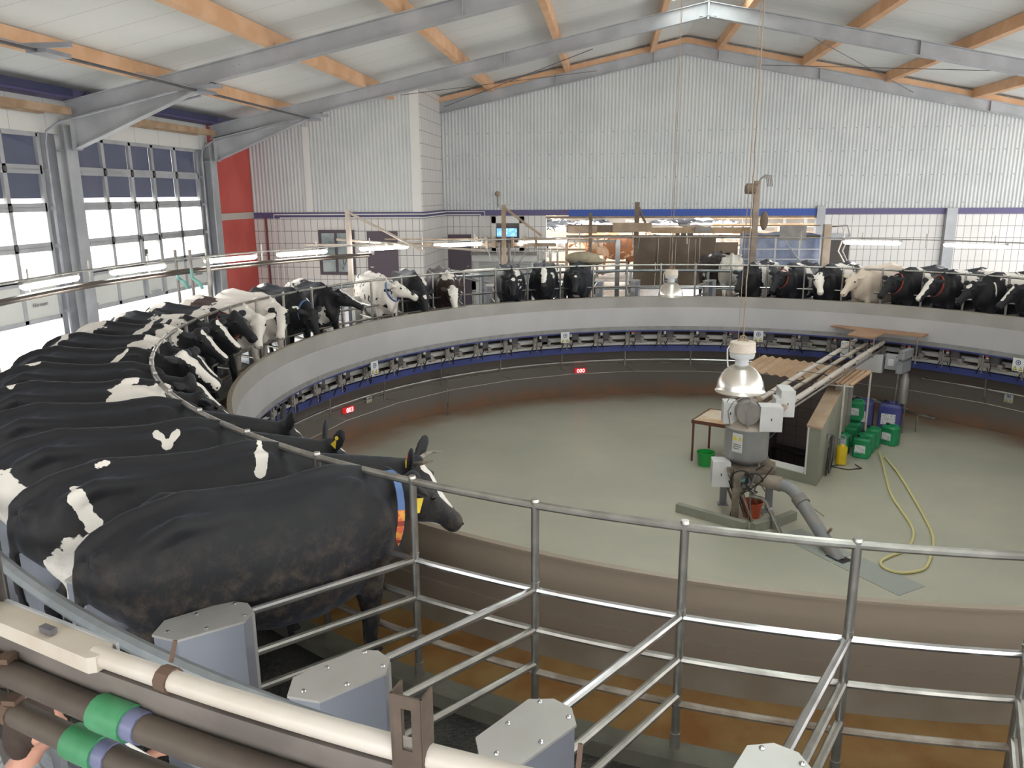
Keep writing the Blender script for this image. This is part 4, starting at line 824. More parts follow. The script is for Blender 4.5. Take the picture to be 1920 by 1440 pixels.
# right side
cow(75, 'low', coat('coat_v', 'b', [('w', (-.55, .2, 1.1), (.15, .3, .4)), ('w', (.1, 0, 1.3), (.1, .2, .08))]), 'dark cow with a red collar, first in the right-hand row', group=G, collar=collar_r)
cow(69, 'hleft', coat('coat_w', 'b', [('w', (-.6, .2, 1.2), (.25, .4, .25)), ('w', (-1.2, 0, 1.2), (.2, .4, .3))]+blaze('hleft', .12, 0, 1, face=True)), 'black cow with an all-white face in the right-hand row', group=G)
cow(63, 'low', coat('coat_x', 'w', [('b', (-.5, .3, 1.3), (.04, .1, .03))], white=(.66, .56, .46)), 'all cream-white cow in the right-hand row', group=G)
cow(57, 'low', coat('coat_y', 'b', [('w', (-.45, .2, 1.2), (.10, .3, .3)), ('w', (.22, .06, 1.28), (.08, .12, .03)), ('w', (-.9, .3, .65), (.2, .3, .15))]), 'black cow, red collar, white crown mark, right-hand row', group=G, collar=collar_r)
cow(51, 'low', coat('coat_z', 'b', [('w', (-.4, .2, 1.15), (.2, .4, .35)), ('w', (-1.1, 0, 1.3), (.3, .4, .1))]+blaze('low', .05, .05, 1.05)), 'black and white cow with long white face stripe and red collar', group=G, collar=collar_r)
cow(45, 'low', coat('coat_aa', 'b', [('w', (-.5, .2, 1.25), (.3, .4, .15)), ('w', (.0, .2, 1.1), (.02, .2, .12))]+star('low', .06)), 'black cow with white triangle on its brow near right edge', group=G)
cow(39, 'low', coat('coat_ab', 'b', [('w', (-.3, .2, 1.3), (.2, .4, .12))]+blaze('low', .03, .05, .7)), 'black cow with short white blaze, last but one at right', group=G)
cow(33, 'high', coat('coat_ac', 'b', [('w', (-.9, .2, 1.3), (.3, .4, .1))]), 'dark cow cut by the right edge of picture', group=G)
cow(81, 'low', coat('coat_af', 'b', [('w', (-.35, .25, 1.0), (.20, .3, .5)), ('w', (-1.2, 0, 1.3), (.3, .4, .12))]), 'black cow with a broad white girth band, leftmost of the right-hand row', group=G)
# cows at the entrance, seen from behind
cow(0, 'high', coat('coat_ad', 'b', [('w', (-1.45, .05, .8), (.06, .08, .2)), ('w', (-1.3, 0, 1.38), (.15, .1, .04))], dark=(.05, .035, .03)), 'dark grey-brown cow seen from behind at the entrance', loc=(1.0, 11.3, 0), rz=RAD(72), group='cows walking on at the entrance')
cow(0, 'high', coat('coat_ae', 'w', [('b', (-1.2, .2, 1.1), (.1, .12, .14)), ('b', (-1.3, -.05, 1.22), (.05, .06, .05)), ('b', (-.9, -.25, 1.1), (.2, .1, .2))], white=(.66, .62, .56)), 'white cow seen from behind with pink udder, stepping onto the carousel', loc=(1.25, 10.6, 0), rz=RAD(82), group='cows walking on at the entrance')
# cows crowding the yard beyond the opening
RND = random.Random(4)
bt = coat('coat_far_pied', 'b', noise=(2.3, .5), seed=2, white=(.9, .88, .84)); bt2 = coat('coat_far_white', 'w', noise=(2.6, .62), seed=7, white=(.92, .9, .86)); bt3 = coat('coat_far_red', 'w', noise=(1.8, .47), seed=5, dark=(.38, .15, .06), white=(.75, .5, .33)); bt4 = coat('coat_far_dark', 'b', noise=(2, .66), seed=11)
FM = cow_mesh('cow_far', (.30, 0, 1.17), (.645, 0, .84), .035); POSE['far'] = FM
i = 0
for r, yy in enumerate((27.5, 30, 33, 36.5, 40.5)):
    for k in range(11):
        x = -10.0+k*1.35+RND.uniform(-.3, .3)+(r % 2)*.6
        if x > 5 or abs(x-(-1+(38-yy)*.2146)) < 1.7: continue
        cow(0, 'far', (bt, bt2, bt, bt4)[RND.randrange(4)], 'black and white cow crowded in the bright yard far beyond the opening', loc=(x, yy+RND.uniform(-.5, .5), 0), rz=RND.uniform(-.6, .6)+RND.choice((0, pi)), group='cows crowded in the far yard', eyes=False); i += 1
cow(0, 'far', bt3, 'red-brown and cream cow framed in the gateway beside the opening post', loc=(-2.15, 17.4, .12), rz=RAD(190), eyes=False, group='cows waiting by the gateway')
cow(0, 'far', bt3, 'second red-brown cow behind, at the left of the gateway', loc=(-2.9, 19.2, .15), rz=RAD(160), eyes=False, group='cows waiting by the gateway')
cow(0, 'far', bt4, 'dark pied cow standing in the shade of the gateway', loc=(-1.3, 18.6, 0), rz=RAD(200), eyes=False, group='cows waiting by the gateway')
cow(0, 'far', bt2, 'white pied cow at the left side of the gateway', loc=(-4.1, 18.2, .1), rz=RAD(20), eyes=False, group='cows waiting by the gateway')
# ============================================================ HANGING LAMPS
def bay_lamp(x, y, zrim, R, label, ztop):
    k = R/.25; t = thing('high_bay_lamp', label, 'hanging lamp', (x, y, zrim), 0, 'high bay lamps')
    prof = [(.25, 0), (.262, .004), (.262, .014), (.25, .02), (.245, .06), (.232, .12), (.205, .18), (.165, .235), (.12, .27), (.075, .292)]
    m = MB(); m.lathe([(r*k, z*k) for r, z in prof]+[(.07*k, .30*k)], 40, cap=False); m.lathe([(r*k*.97, z*k+.004) for r, z in prof[3:]], 40, cap=False); m.build('reflector', domem, t, 60)
    m = MB(); m.lathe([(.072*k, .29*k), (.07*k, .365*k), (.12*k, .372*k), (.13*k, .40*k), (.13*k, .435*k)], 24); m.build('collar', lamptrim, t)
    m = MB(); m.lathe([(.135*k, .432*k), (.14*k, .44*k), (.135*k, .45*k), (.132*k, .535*k), (.12*k, .545*k), (.0, .55*k)], 24); m.build('gear_housing', lampgear, t)
    m = MB(); m.tube([(.03*cos(a), 0, .58*k+.03*sin(a)) for a in [2*pi*i/10 for i in range(10)]], .006, 5, closed=True); m.tube([(-.05, 0, .55*k), (-.02, .02, .575*k), (.04, -.01, .56*k), (.06, .02, .55*k)], .01, 5); m.build('hook', dustmetal, t)
    m = MB(); m.tube([(-.13*k, 0, .50*k), (-.155*k, 0, .46*k), (-.15*k, 0, .35*k), (-.14*k, 0, .27*k)], .008*k, 6); m.build('lead', white, t)
    m = MB(); n = 60; m.tube([(.004*sin(i*1.9), .004*cos(i*1.3), .57*k+(ztop-zrim-.57*k)*i/n) for i in range(n+1)], .006, 4); m.rod((-.05*k, 0, .54*k), (-.01, 0, ztop-zrim), .0035, 4); m.build('suspension_chain', dustmetal, t)
bay_lamp(-.55, -2.64, .875, .25, 'nearer big dome lamp on a chain, hanging before the milk receiver', 7.56)
bay_lamp(-.71, 5.33, .885, .25, 'further dome lamp on a chain, hanging before the yard opening', 7.53)
# ============================================================ RECEIVER TOWER
tw = thing('milk_receiver', 'steel milk receiver tower with tank, valves and legs at the pit centre', 'milking machinery', (.1, .4, PITZ))
def Z(z): return z-PITZ
m = MB(); m.lathe([(.20, Z(-.93)), (.30, Z(-.85)), (.31, Z(-.82)), (.312, Z(-.42)), (.318, Z(-.41)), (.318, Z(-.385)), (.31, Z(-.38))], 40, cap=True); m.build('tank', tankm, tw)
m = MB(); m.lathe([(.31, Z(-.383)), (.27, Z(-.36)), (.17, Z(-.28)), (.12, Z(-.25)), (.12, Z(-.2))], 36); m.build('tank_lid', dustytop, tw)
m = MB(); m.lathe([(.10, Z(-.25)), (.11, Z(-.22)), (.11, Z(.0)), (.06, Z(.04)), (.06, Z(.12)), (.03, Z(.14))], 20, TR(-.0, 0, 0)); m.lathe([(.165, 0), (.17, .01), (.17, .2), (.14, .22)], 28, Matrix.Translation((-.04, -.14, Z(-.13))) @ Matrix.Rotation(RAD(-90), 4, 'X') @ Matrix.Translation((0, 0, -.12))); m.build('drive_housing', mgrey, tw)
for x0, x1, y0, y1, z0, z1, n_ in ((-.36, -.17, -.05, .2, -.34, -.03, 1), (.12, .42, -.28, -.02, -.38, -.02, 1), (.47, .66, .1, .5, -.26, .13, 1), (-.50, -.25, -.25, .0, -1.25, -.87, 1), (.40, .47, .1, .4, -.27, .0, 0)):
    m = MB(); m.bbox(x0, x1, y0, y1, Z(z0), Z(z1), .012); o = m.build('control_box', boxwhite, tw, 0)
    m = MB(); m.bbox(x0-.006, x1+.006, y0-.012, y0+.0, Z(z0)-.0, Z(z1)+.006, .004); m.build('box_cover', boxwhite, o, 0)
    m = MB(); m.box((x0+x1)/2-.008, (x0+x1)/2+.008, y0-.016, y0-.01, Z((z0+z1)/2)-.02, Z((z0+z1)/2)+.02); m.build('lock', dgrey, o, 0)
m = MB(); m.box(-.02, .14, -.005, 0, -.14, .14); o = m.build('warning_label', boxwhite, tw, 0); o.location = (-.225, -.243, Z(-.56)); o.rotation_euler = (0, 0, RAD(-38))
for cx in (.02, .10):
    m = MB(); m.add([(cx-.035, -.007, .04), (cx+.035, -.007, .04), (cx, -.007, .105)], [(0, 1, 2)]); q = m.build('triangle', warn_y, o, 0)
m = MB(); m.box(0, .12, -.008, -.006, -.06, -.05); m.box(0, .12, -.008, -.006, -.03, -.02); m.box(.0, .1, -.008, -.006, -.09, -.08); m.build('print', dgrey, o, 0)
legs = [(-.24, .34), (-.17, -.38), (.40, .12), (.05, .55)]
for i, (x, y) in enumerate(legs):
    m = MB(); M_ = TR(x, y, 0); m.box(-.05, .05, -.035, .035, 0, Z(-.98) if i != 1 else Z(-.93), M_); m.box(-.08, .08, -.07, .07, 0, .012, M_); m.build('leg', galv_dark if i != 1 else steel_dirty, tw, 0)
m = MB(); m.box(-.30, .38, -.35, .4, Z(-.99), Z(-.93)); m.box(-.22, -.08, -.44, -.3, Z(-1.0), Z(-.94)); m.rod((.38, .12, Z(-1.2)), (-.24, .34, Z(-1.5)), .02, 6); m.rod((-.17, -.38, Z(-1.5)), (-.24, .34, Z(-1.35)), .02, 6); m.rod((-.2, -.35, Z(-1.3)), (.38, .1, Z(-1.25)), .02, 6); m.build('frame', steel_dirty, tw, 0)
m = MB(); m.lathe([(.20, Z(-1.25)), (.24, Z(-1.2)), (.24, Z(-1.0)), (.2, Z(-.97))], 20, TR(.14, .2, 0)); m.ell((.28, .1, Z(-1.08)), (.16, .16, .12), 8); m.build('pump_body', P('grimy_casting', (.13, .12, .11), .6, .2, (.2, .18, .16), 7), tw)
rr = random.Random(2)
for i in range(16):
    a0 = Vector((rr.uniform(-.35, .35), rr.uniform(-.42, -.15), Z(rr.uniform(-1.05, -.85)))); a1 = Vector((rr.uniform(-.25, .2), rr.uniform(-.45, -.3), Z(rr.uniform(-1.3, -1.1)))); a2 = Vector((rr.uniform(-.3, .3), rr.uniform(-.4, 0), Z(-1.745) if i % 2 else Z(-1.3)))
    m = MB(); pts = []
    for k in range(11):
        u = k/10; pts.append(a0*(1-u)**2+a1*2*u*(1-u)+a2*u*u)
    m.tube(pts, rr.choice((.009, .012, .016)), 6); m.build('hose', rr.choice((black, dgrey, mgrey, dustmetal)), tw)
for c, r_ in (((-.12, -.42), .16), ((.06, -.44), .13), ((-.25, -.05), .2)):
    m = MB(); m.tube([(c[0]+r_*cos(a)*.9, c[1]-.02*sin(a), Z(-1.08)+r_*sin(a)) for a in [2*pi*i/18 for i in range(14)]], .011, 6); m.build('hose', black, tw)
for i in range(5):
    m = MB(); m.lathe([(.02, 0), (.03, .02), (.03, .08), (.018, .1)], 8, Matrix.Translation((-.2+i*.035, -.36+i*.02, Z(-1.06-.03*(i % 3)))) @ Matrix.Rotation(RAD(40+20*i), 4, 'Y')); m.build('valve', (dgrey, mgrey, teal, dgrey, blue)[i], tw)
m = MB(); m.tube([(.32, .1, Z(-.95)), (.42, .05, Z(-.95)), (.45, .03, Z(-1.2)), (.60, -.1, Z(-1.2))], .03, 8); m.lathe([(.04, 0), (.055, .02), (.04, .04)], 10, TR(.5, -.05, Z(-1.17))); m.build('outlet_valve', dustmetal, tw)
for s_ in ((-.28, -.2), (-.31, .0), (-.05, -.3)):
    m = MB(); m.tube([(s_[0], s_[1], Z(-.34)), (s_[0]-.05, s_[1]-.05, Z(-.1)), (s_[0]+.02, s_[1]-.02, Z(.03)), (0, -.03, Z(.1))], .009, 6); m.build('lead', mgrey, tw)
# big grey waste pipe
t = thing('waste_pipe', 'thick dusty grey pipe bending down from the receiver to the floor hatch', 'pipe')
m = MB(); m.tube([(.12, .28, -1.08), (.35, .10, -1.10), (.55, -.02, -1.12)], .105, 20); m.build('upper_run', P('dusty_pipe', (.30, .25, .21), .7, 0, (.38, .33, .28), 5), t)
m = MB(); m.tube([(.52, -.01, -1.12), (.62, -.08, -1.125), (.69, -.17, -1.16), (.74, -.27, -1.22)], .088, 20); m.build('elbow', P('grey_pipe', (.26, .27, .28), .5, 0, (.32, .32, .32), 5), t)
m = MB(); m.tube([(.73, -.26, -1.21), (.78, -.36, -1.27)], .105, 20); m.build('socket', mgrey, t)
m = MB(); m.tube([(.75, -.30, -1.235), (1.13, -1.02, -1.80)], .09, 20); m.build('lower_run', P('grey_pipe2', (.22, .235, .25), .45, 0, (.30, .27, .24), 3), t)
m = MB(); m.rod((.9, -.5, -1.28), (1.0, -.62, -1.33), .008, 5); m.rod((1.02, -.78, -1.5), (1.05, -.82, -1.42), .02, 5); m.build('strap', dustmetal, t)
t = thing('thin_steel_pipe', 'thin stainless pipe with elbow running from receiver down to floor', 'pipe')
m = MB(); m.tube([(.15, .1, -1.35), (.3, .02, -1.36), (.36, -.03, -1.4), (.40, -.10, -1.5), (.52, -.42, -1.75)], .03, 10); m.build('pipe', steel, t); m = MB(); m.rod((.385, -.07, -1.46), (.40, -.09, -1.5), .04, 10); m.build('union', steel_bright, t)
def bucket(x, y, z, r0, r1, h, mt, name, label):
    t = thing(name, label, 'bucket', (x, y, z)); m = MB(); m.lathe([(r0, 0), (r1, h), (r1+.008, h), (r1+.008, h-.015)], 24, cap=False); m.lathe([(.001, .004), (r0-.006, .004), (r1-.008, h)], 24, cap=False); m.lathe([(.001, 0), (r0, 0)], 24, cap=False); m.build('pail', mt, t)
    m = MB(); m.tube([(r1*cos(a), .3*r1*sin(a)-.08, h-.02-.05*sin(a)) for a in [pi*i/12 for i in range(13)]], .006, 5); m.build('handle', mt, t)
bucket(-.20, 2.55, PITZ, .12, .15, .25, P('green_pail', (.02, .34, .06), .35), 'bucket', 'bright green bucket on the pit floor beside the rusty table')
bucket(.22, .30, PITZ, .12, .15, .24, P('red_pail', (.48, .09, .04), .4), 'bucket', 'red bucket standing between the legs of the receiver')
# concrete kerb and cover plates
t = thing('floor_kerb', 'low L-shaped grey kerb in front of the milk receiver', 'kerb')
m = MB()
def kerb(a, b, w=.05, h=.13):
    a = Vector((*a, 0)); b = Vector((*b, 0)); d = (b-a).normalized(); s_ = Vector((-d.y, d.x, 0))*w; m.add([p+Vector((0, 0, z)) for z in (PITZ, PITZ+h) for p in (a-s_, b-s_, b+s_, a+s_)], [(3, 2, 1, 0), (4, 5, 6, 7), (0, 1, 5, 4), (1, 2, 6, 5), (2, 3, 7, 6), (3, 0, 4, 7)])
kerb((-.86, .38), (.06, -.25)); m.build('kerb_bar', shedm, t, 0); m = MB(); kerb((.14, -.28), (.46, -.04)); kerb((.42, -.10), (.52, -.08), .06); kerb((.50, -.05), (.82, .25)); m.build('kerb_bar', shedm, t, 0)
for (a, b, c, d, lab) in (((.45, -.35), (.98, -1.15), (1.35, -.88), (.85, -.1), 'ribbed steel cover plate the thick pipe enters'), ((1.0, -1.18), (1.55, -1.98), (1.95, -1.7), (1.38, -.9), 'second ribbed steel cover plate nearer the trough wall')):
    m = MB(); P4 = [Vector((*q, 0)) for q in (a, b, c, d)]; m.add([p+Vector((0, 0, z)) for z in (PITZ-.02, PITZ+.006) for p in P4], [(0, 1, 2, 3), (7, 6, 5, 4), (4, 5, 1, 0), (5, 6, 2, 1), (6, 7, 3, 2), (7, 4, 0, 3)]); tag(m.build('cover_plate', ribplate, smooth=0), lab, 'floor plate')
m = MB(); m.box(-.14, .14, -.1, .1, PITZ+.002, PITZ+.008, TR(1.12, -1.02, 0, RAD(-55))); tag(m.build('floor_hatch', darkhole, smooth=0), 'dark opening where the thick pipe meets the floor plate', 'hatch')
# rusty table
t = thing('work_table', 'small rusty-edged table with worn pale top on the pit floor', 'table', (.12, 2.97, PITZ), atan2(.89, .45))
m = MB(); m.box(-.45, .45, -.4, .4, .74, .765); m.build('tabletop', P('worn_top', (.66, .56, .44), .7, 0, (.50, .30, .16), 2.2, .45, .6), t, 0); m = MB()
for b in ((-.46, .46, -.41, -.385, .71, .77), (-.46, .46, .385, .41, .71, .77), (-.46, -.435, -.41, .41, .71, .77), (.435, .46, -.41, .41, .71, .77)): m.box(*b)
rusty = P('rust_brown', (.14, .05, .03), .7); m.build('rim', rusty, t, 0)
for x in (-.43, .43):
    for y in (-.38, .38): m = MB(); m.box(x-.015, x+.015, y-.015, y+.015, 0, .72); m.build('leg', rusty, t, 0)
m = MB(); m.ell((0, 0, .22), (.22, .15, .22), 10); m.ell((.1, .05, .12), (.2, .16, .12), 8); tag(m.build('rubble_sack', dirt, loc=(.1, 1.55, PITZ)), 'crumpled brown sack behind the receiver tank near the table', 'sack')
# ============================================================ STAIRWELL HOUSE
t = thing('stairwell_house', 'grey-green walled stairwell going down under the platform, with sloping coping', 'stairwell')
def quadprism(mm, P4, n_):
    n_ = Vector(n_); A = [Vector(p) for p in P4]; B = [p+n_ for p in A]; mm.add(A+B, [(3, 2, 1, 0), (4, 5, 6, 7), (0, 1, 5, 4), (1, 2, 6, 5), (2, 3, 7, 6), (3, 0, 4, 7)])
m = MB(); quadprism(m, [sh(0, 0, PITZ), sh(0, 0, -.78), sh(2.5, 0, -.32), sh(2.5, 0, PITZ)], SHV*.22); m.build('side_wall', shedm, t, 0)
m = MB(); quadprism(m, [sh(-.02, -.02, -.78), sh(-.02, -.02, -.745), sh(2.5, -.02, -.285), sh(2.5, -.02, -.32)], SHV*.26); m.build('coping', capm, t, 0)
m = MB(); quadprism(m, [sh(0, .22, PITZ), sh(0, .22, PITZ+.16), sh(0, 1.5, PITZ+.16), sh(0, 1.5, PITZ)], SHU*.3); m.build('front_sill', shedm, t, 0)
m = MB(); quadprism(m, [sh(.0, .24, PITZ+.16), sh(.0, .24, PITZ+.175), sh(.0, 1.5, PITZ+.175), sh(.0, 1.5, PITZ+.16)], SHU*.28); quadprism(m, [sh(-.012, .19, PITZ+.16), sh(-.012, .22, PITZ+.16), sh(-.012, .22, -.75), sh(-.012, .19, -.75)], SHU*.01); m.build('white_edging', white, t, 0)
m = MB(); quadprism(m, [sh(.28, 1.38, PITZ-2.2), sh(.28, 1.38, PITZ+.0), sh(2.7, 1.38, -.9), sh(2.7, 1.38, PITZ-2.2)], SHV*.1); m.build('far_side_wall', P('stairwell_paint', (.15, .13, .13), .7), t, 0)
m = MB(); quadprism(m, [sh(2.6, .2, PITZ-2.2), sh(2.6, 1.45, PITZ-2.2), sh(2.6, 1.45, -.3), sh(2.6, .2, -.3)], SHU*.1); m.build('back_wall', shelltile, t, 0)
m = MB(); quadprism(m, [sh(.3, .2, PITZ-2.2), sh(.3, .2, PITZ), sh(2.6, .2, PITZ), sh(2.6, .2, PITZ-2.2)], SHV*.02); quadprism(m, [sh(.27, .2, PITZ-2.2), sh(.27, 1.4, PITZ-2.2), sh(.27, 1.4, PITZ-.01), sh(.27, .2, PITZ-.01)], SHU*.03); quadprism(m, [sh(.3, .2, PITZ-2.25), sh(.3, 1.4, PITZ-2.25), sh(2.6, 1.4, PITZ-2.25), sh(2.6, .2, PITZ-2.25)], (0, 0, .05)); m.build('well_lining', darkhole, t, 0)
for k in range(6):
    m = MB(); quadprism(m, [sh(2.5-.3*k-.3, .22, PITZ-.25-.3*k), sh(2.5-.3*k, .22, PITZ-.25-.3*k), sh(2.5-.3*k, 1.38, PITZ-.25-.3*k), sh(2.5-.3*k-.3, 1.38, PITZ-.25-.3*k)], (0, 0, -.04)); m.build('step', darkhole, t, 0)
m = MB(); quadprism(m, [sh(1.5, -.015, -.46), sh(1.5, -.015, -.32), sh(2.5, -.015, -.28), sh(2.5, -.015, -.3)], SHV*.1); quadprism(m, [sh(2.5, -.02, PITZ), sh(2.5, -.02, -.28), sh(2.9, -.02, -.28), sh(2.9, -.02, PITZ)], SHV*.1); m.build('tiled_side', shelltile2, t, 0)
rf = thing('shed_roof', 'dusty brown corrugated roof sheets over the stairwell, below long pipes', 'roof')
for (FL, FR, BR_, BL) in (((1.69, 3.04), (2.26, 2.81), (2.89, 3.79), (2.28, 4.22)), ((.5, 3.95), (1.62, 3.08), (2.2, 4.3), (1.15, 5.1))):
    m = MB(); n = 52; vs = []
    for i in range(n+1):
        f_ = i/n; dz = .018*sin(2*pi*i/6.5); a_ = Vector((*FL, -.3)).lerp(Vector((*FR, -.3)), f_); b_ = Vector((*BL, -.26)).lerp(Vector((*BR_, -.26)), f_); e_ = Vector((0, 0, dz)); k_ = Vector((0, 0, dz-.012))
        vs += [a_+e_, b_+e_, a_+k_, b_+k_]
    m.add(vs, [(4*i, 4*i+1, 4*i+5, 4*i+4) for i in range(n)]+[(4*i+2, 4*i+6, 4*i+7, 4*i+3) for i in range(n)]+[(4*i, 4*i+4, 4*i+6, 4*i+2) for i in range(n)]); m.build('corrugated_sheet', dustsheet, rf)
m = MB(); m.box(-.015, .015, -.015, .015, PITZ, -.3, TR(2.12, 2.84, 0)); m.box(-.015, .015, -.015, .015, PITZ, -.28, TR(2.82, 3.72, 0)); m.build('support_post', cream, rf, 0)
m = MB(); m.rod((1.66, 3.04, -.335), (2.26, 2.80, -.335), .013, 6); m.build('batten', cream, rf)
t = thing('coiled_hose', 'dark coiled hose hanging on the outer stairwell wall', 'hose', sh(.62, -.05, -1.05))
for i in range(7):
    m = MB(); w_ = .07+.008*i; h_ = .27+.02*(i % 3); M_ = Matrix.Rotation(atan2(SHU.y, SHU.x), 4, 'Z'); m.tube([M_ @ Vector((w_*cos(a), -.015-.012*i*.5, -h_+h_*sin(a)*(1 if i % 2 else 1.1))) for a in [2*pi*j/20 for j in range(20)]], .0095, 5, closed=True); m.build('hose_loop', (brownhose, mgrey)[i % 2], t)
m = MB(); m.box(-.05, .05, -.03, .05, -.02, .03); m.build('hook', mgrey, t, 0)
m = MB(); m.rod(Vector((0, -.0, -.2)), Vector((-.03, -.05, -.68)), .018, 5); m.build('hose_end', brownhose, t)
# canisters
def canister(h=.40, w=.29, d=.25, mt=None):
    t = thing('canister', 'x', 'canister', (0, 0, 0))
    m = MB(); b = .04
    for z0, z1, k0, k1 in ((0, .03, .9, 1), (.03, h*.84, 1, 1), (h*.84, h*.93, 1, .82)):
        pts = lambda k: [(x*k, y*k) for x, y in ((-w/2+b, -d/2), (w/2-b, -d/2), (w/2, -d/2+b), (w/2, d/2-b), (w/2-b, d/2), (-w/2+b, d/2), (-w/2, d/2-b), (-w/2, -d/2+b))]
        A = [Vector((x, y, z0)) for x, y in pts(k0)]; B = [Vector((x, y, z1)) for x, y in pts(k1)]; m.add(A+B, [tuple(range(8))[::-1], tuple(range(8, 16))]+[(i, (i+1) % 8, 8+(i+1) % 8, 8+i) for i in range(8)])
    m.build('body', mt, t, 50)
    m = MB(); m.box(-.02, w*.36, -.02, .02, h*.93, h*.99); m.tube([(-.02, 0, h*.90), (-.02, 0, h*.97), (w*.36, 0, h*.99), (w*.38, 0, h*.9)], .018, 6); m.build('handle', mt, t)
    m = MB(); m.lathe([(.032, h*.92), (.032, h*1.0), (.028, h*1.01)], 12, TR(-w*.27, 0, 0)); m.build('cap', black, t)
    m = MB(); m.box(-w*.34, w*.28, -d/2-.004, -d/2, h*.26, h*.62); m.build('label', paper, t, 0)
    return t
cg = canister(mt=cangreen); cb = canister(.62, .42, .34, mt=canblue); index_kids()
CA = [(cg, 2.66, 3.30, 0, -28, 'green canister with white label, front one of the group'), (cg, 2.34, 3.48, 0, -30, 'green canister half hidden behind yellow extinguisher'), (cg, 2.83, 3.62, 0, -32, 'green canister directly behind the front one'), (cg, 3.02, 3.93, 0, -30, 'green canister with narrow side label, behind to the right'),
      (cg, 3.42, 4.12, 0, -50, 'green canister standing apart on the right, before blue drums'), (cg, 2.62, 4.0, 0, -28, 'dark green canister in the second row by the wall'), (cg, 2.80, 4.35, 0, -28, 'lower green canister of the stacked pair'), (cg, 2.82, 4.38, .41, -26, 'green canister on top of the stack by the wall'),
      (cb, 3.70, 5.05, 0, -25, 'blue drum with dusty top, right of the pair'), (cb, 3.22, 5.25, 0, -25, 'blue drum with dusty top, left of the pair'), (cb, 2.55, 4.45, 0, -28, 'blue canister against the wall behind the extinguisher')]
seen = set()
for src, x, y, dz, rz, lab in CA:
    g = 'canisters by the stairwell'
    if id(src) not in seen: seen.add(id(src)); src.location = (x, y, PITZ+dz); src.rotation_euler = (0, 0, RAD(rz)); src['label'] = lab; src['group'] = g
    else: dup(src, (x, y, PITZ+dz), RAD(rz), lab, g)
t = thing('fire_extinguisher', 'yellow bottle with grey head on the floor beside the green canisters', 'bottle', (2.17, 2.82, PITZ))
m = MB(); m.bbox(-.085, .085, -.07, .07, .02, .34, .03); m.lathe([(.07, .33), (.04, .40)], 12); m.build('bottle', yellow, t); m = MB(); m.box(-.05, .05, -.04, .04, .38, .48); m.tube([(-.05, 0, .46), (-.09, 0, .52), (.02, 0, .55), (.06, 0, .48)], .012, 6); m.build('head', P('grey_head', (.3, .31, .36), .5), t, 0)
m = MB(); m.tube([(-.05, -.05, .015), (-.2, -.15, .012), (.05, -.3, .012), (.3, -.2, .012), (.25, .0, .012)], .01, 5); m.build('hose', brownhose, t)
HP = [(3.05, 3.55), (2.9, 2.88), (2.7, 2.05), (2.54, 1.31), (2.48, .7), (2.43, .16), (2.33, -.22), (2.09, -.67), (1.76, -.95), (1.61, -1.12), (1.61, -1.3), (1.77, -1.4), (2.08, -1.27), (2.31, -.89), (2.57, -.28), (2.71, .38), (2.86, 1.35), (3.01, 2.48), (3.06, 3.31)]
pts = []
for i in range(len(HP)-1):
    p0, p1, p2, p3 = [Vector(HP[max(0, min(len(HP)-1, i+q))]) for q in (-1, 0, 1, 2)]
    for k in range(6):
        u = k/6; v = .5*((2*p1)+(-p0+p2)*u+(2*p0-5*p1+4*p2-p3)*u*u+(-p0+3*p1-3*p2+p3)*u**3); pts.append((v.x, v.y, PITZ+.022))
m = MB(); m.tube(pts, .019, 7); tag(m.build('yellow_hose', hosem), 'long yellow hose looped on the grey-green pit floor', 'hose')
# ============================================================ LONG PIPES to the far rim, equipment bridge
t = thing('overhead_pipes', 'bundle of long cream pipes from the receiver top to the far rim', 'pipes')
for a, b, r_, mt in (((.35, .95, -.12), (3.05, 5.55, .00), .04, cream), ((.42, .75, -.16), (3.25, 5.45, -.04), .035, creamdirt), ((.60, .45, -.10), (3.55, 5.45, -.02), .045, cream), ((.50, .6, -.24), (3.4, 5.4, -.12), .04, P('dusty_brown_pipe', (.34, .26, .2), .7)), ((.64, .5, -.19), (3.6, 5.4, -.10), .02, steel)):
    m = MB(); m.rod(a, b, r_, 12); m.build('pipe', mt, t)
for k in range(7):
    u = .08+.14*k; A = Vector((.35, .95, -.12)).lerp(Vector((3.05, 5.55, .0)), u); B = Vector((.60, .45, -.10)).lerp(Vector((3.55, 5.45, -.02)), u)
    m = MB(); m.tube([A+Vector((-.05, .03, .02)), A.lerp(B, .5)+Vector((0, 0, -.16)), B+Vector((.05, -.03, .02))], .009, 5); m.tube([A+Vector((0, 0, .05)), A.lerp(B, .5)+Vector((.1, .1, .03)), B+Vector((0, 0, .06))], .006, 5); m.rod(B, B+Vector((.0, 0, .18)) if k == 6 else B+Vector((0, 0, .07)), .006, 4); m.build('cable_tie', dgrey, t)
m = MB(); m.tube([(.35, .95, -.12), (.2, .75, -.14), (.12, .55, -.2), (.1, .45, -.25)], .05, 10); m.tube([(.6, .45, -.10), (.5, .35, -.14), (.3, .35, -.22)], .045, 10); m.build('bend', dustmetal, t)
t = thing('equipment_canopy', 'T-shaped rusty-brown sheet canopy over control boxes at the far rim', 'canopy')
m = MB(); c = [(2.66, 6.03), (2.83, 6.18), (4.30, 5.18), (4.07, 4.87), (3.50, 5.22), (3.10, 4.66), (2.70, 4.96), (3.06, 5.55)]
m.add([(x, y, z) for z in (.19, .215) for x, y in c], [tuple(range(8)), tuple(range(15, 7, -1))]+[(i, 8+i, 8+(i+1) % 8, (i+1) % 8) for i in range(8)]); m.build('sheet', P('rusty_sheet', (.30, .165, .10), .75, 0, (.36, .22, .14), 2), t, 0)
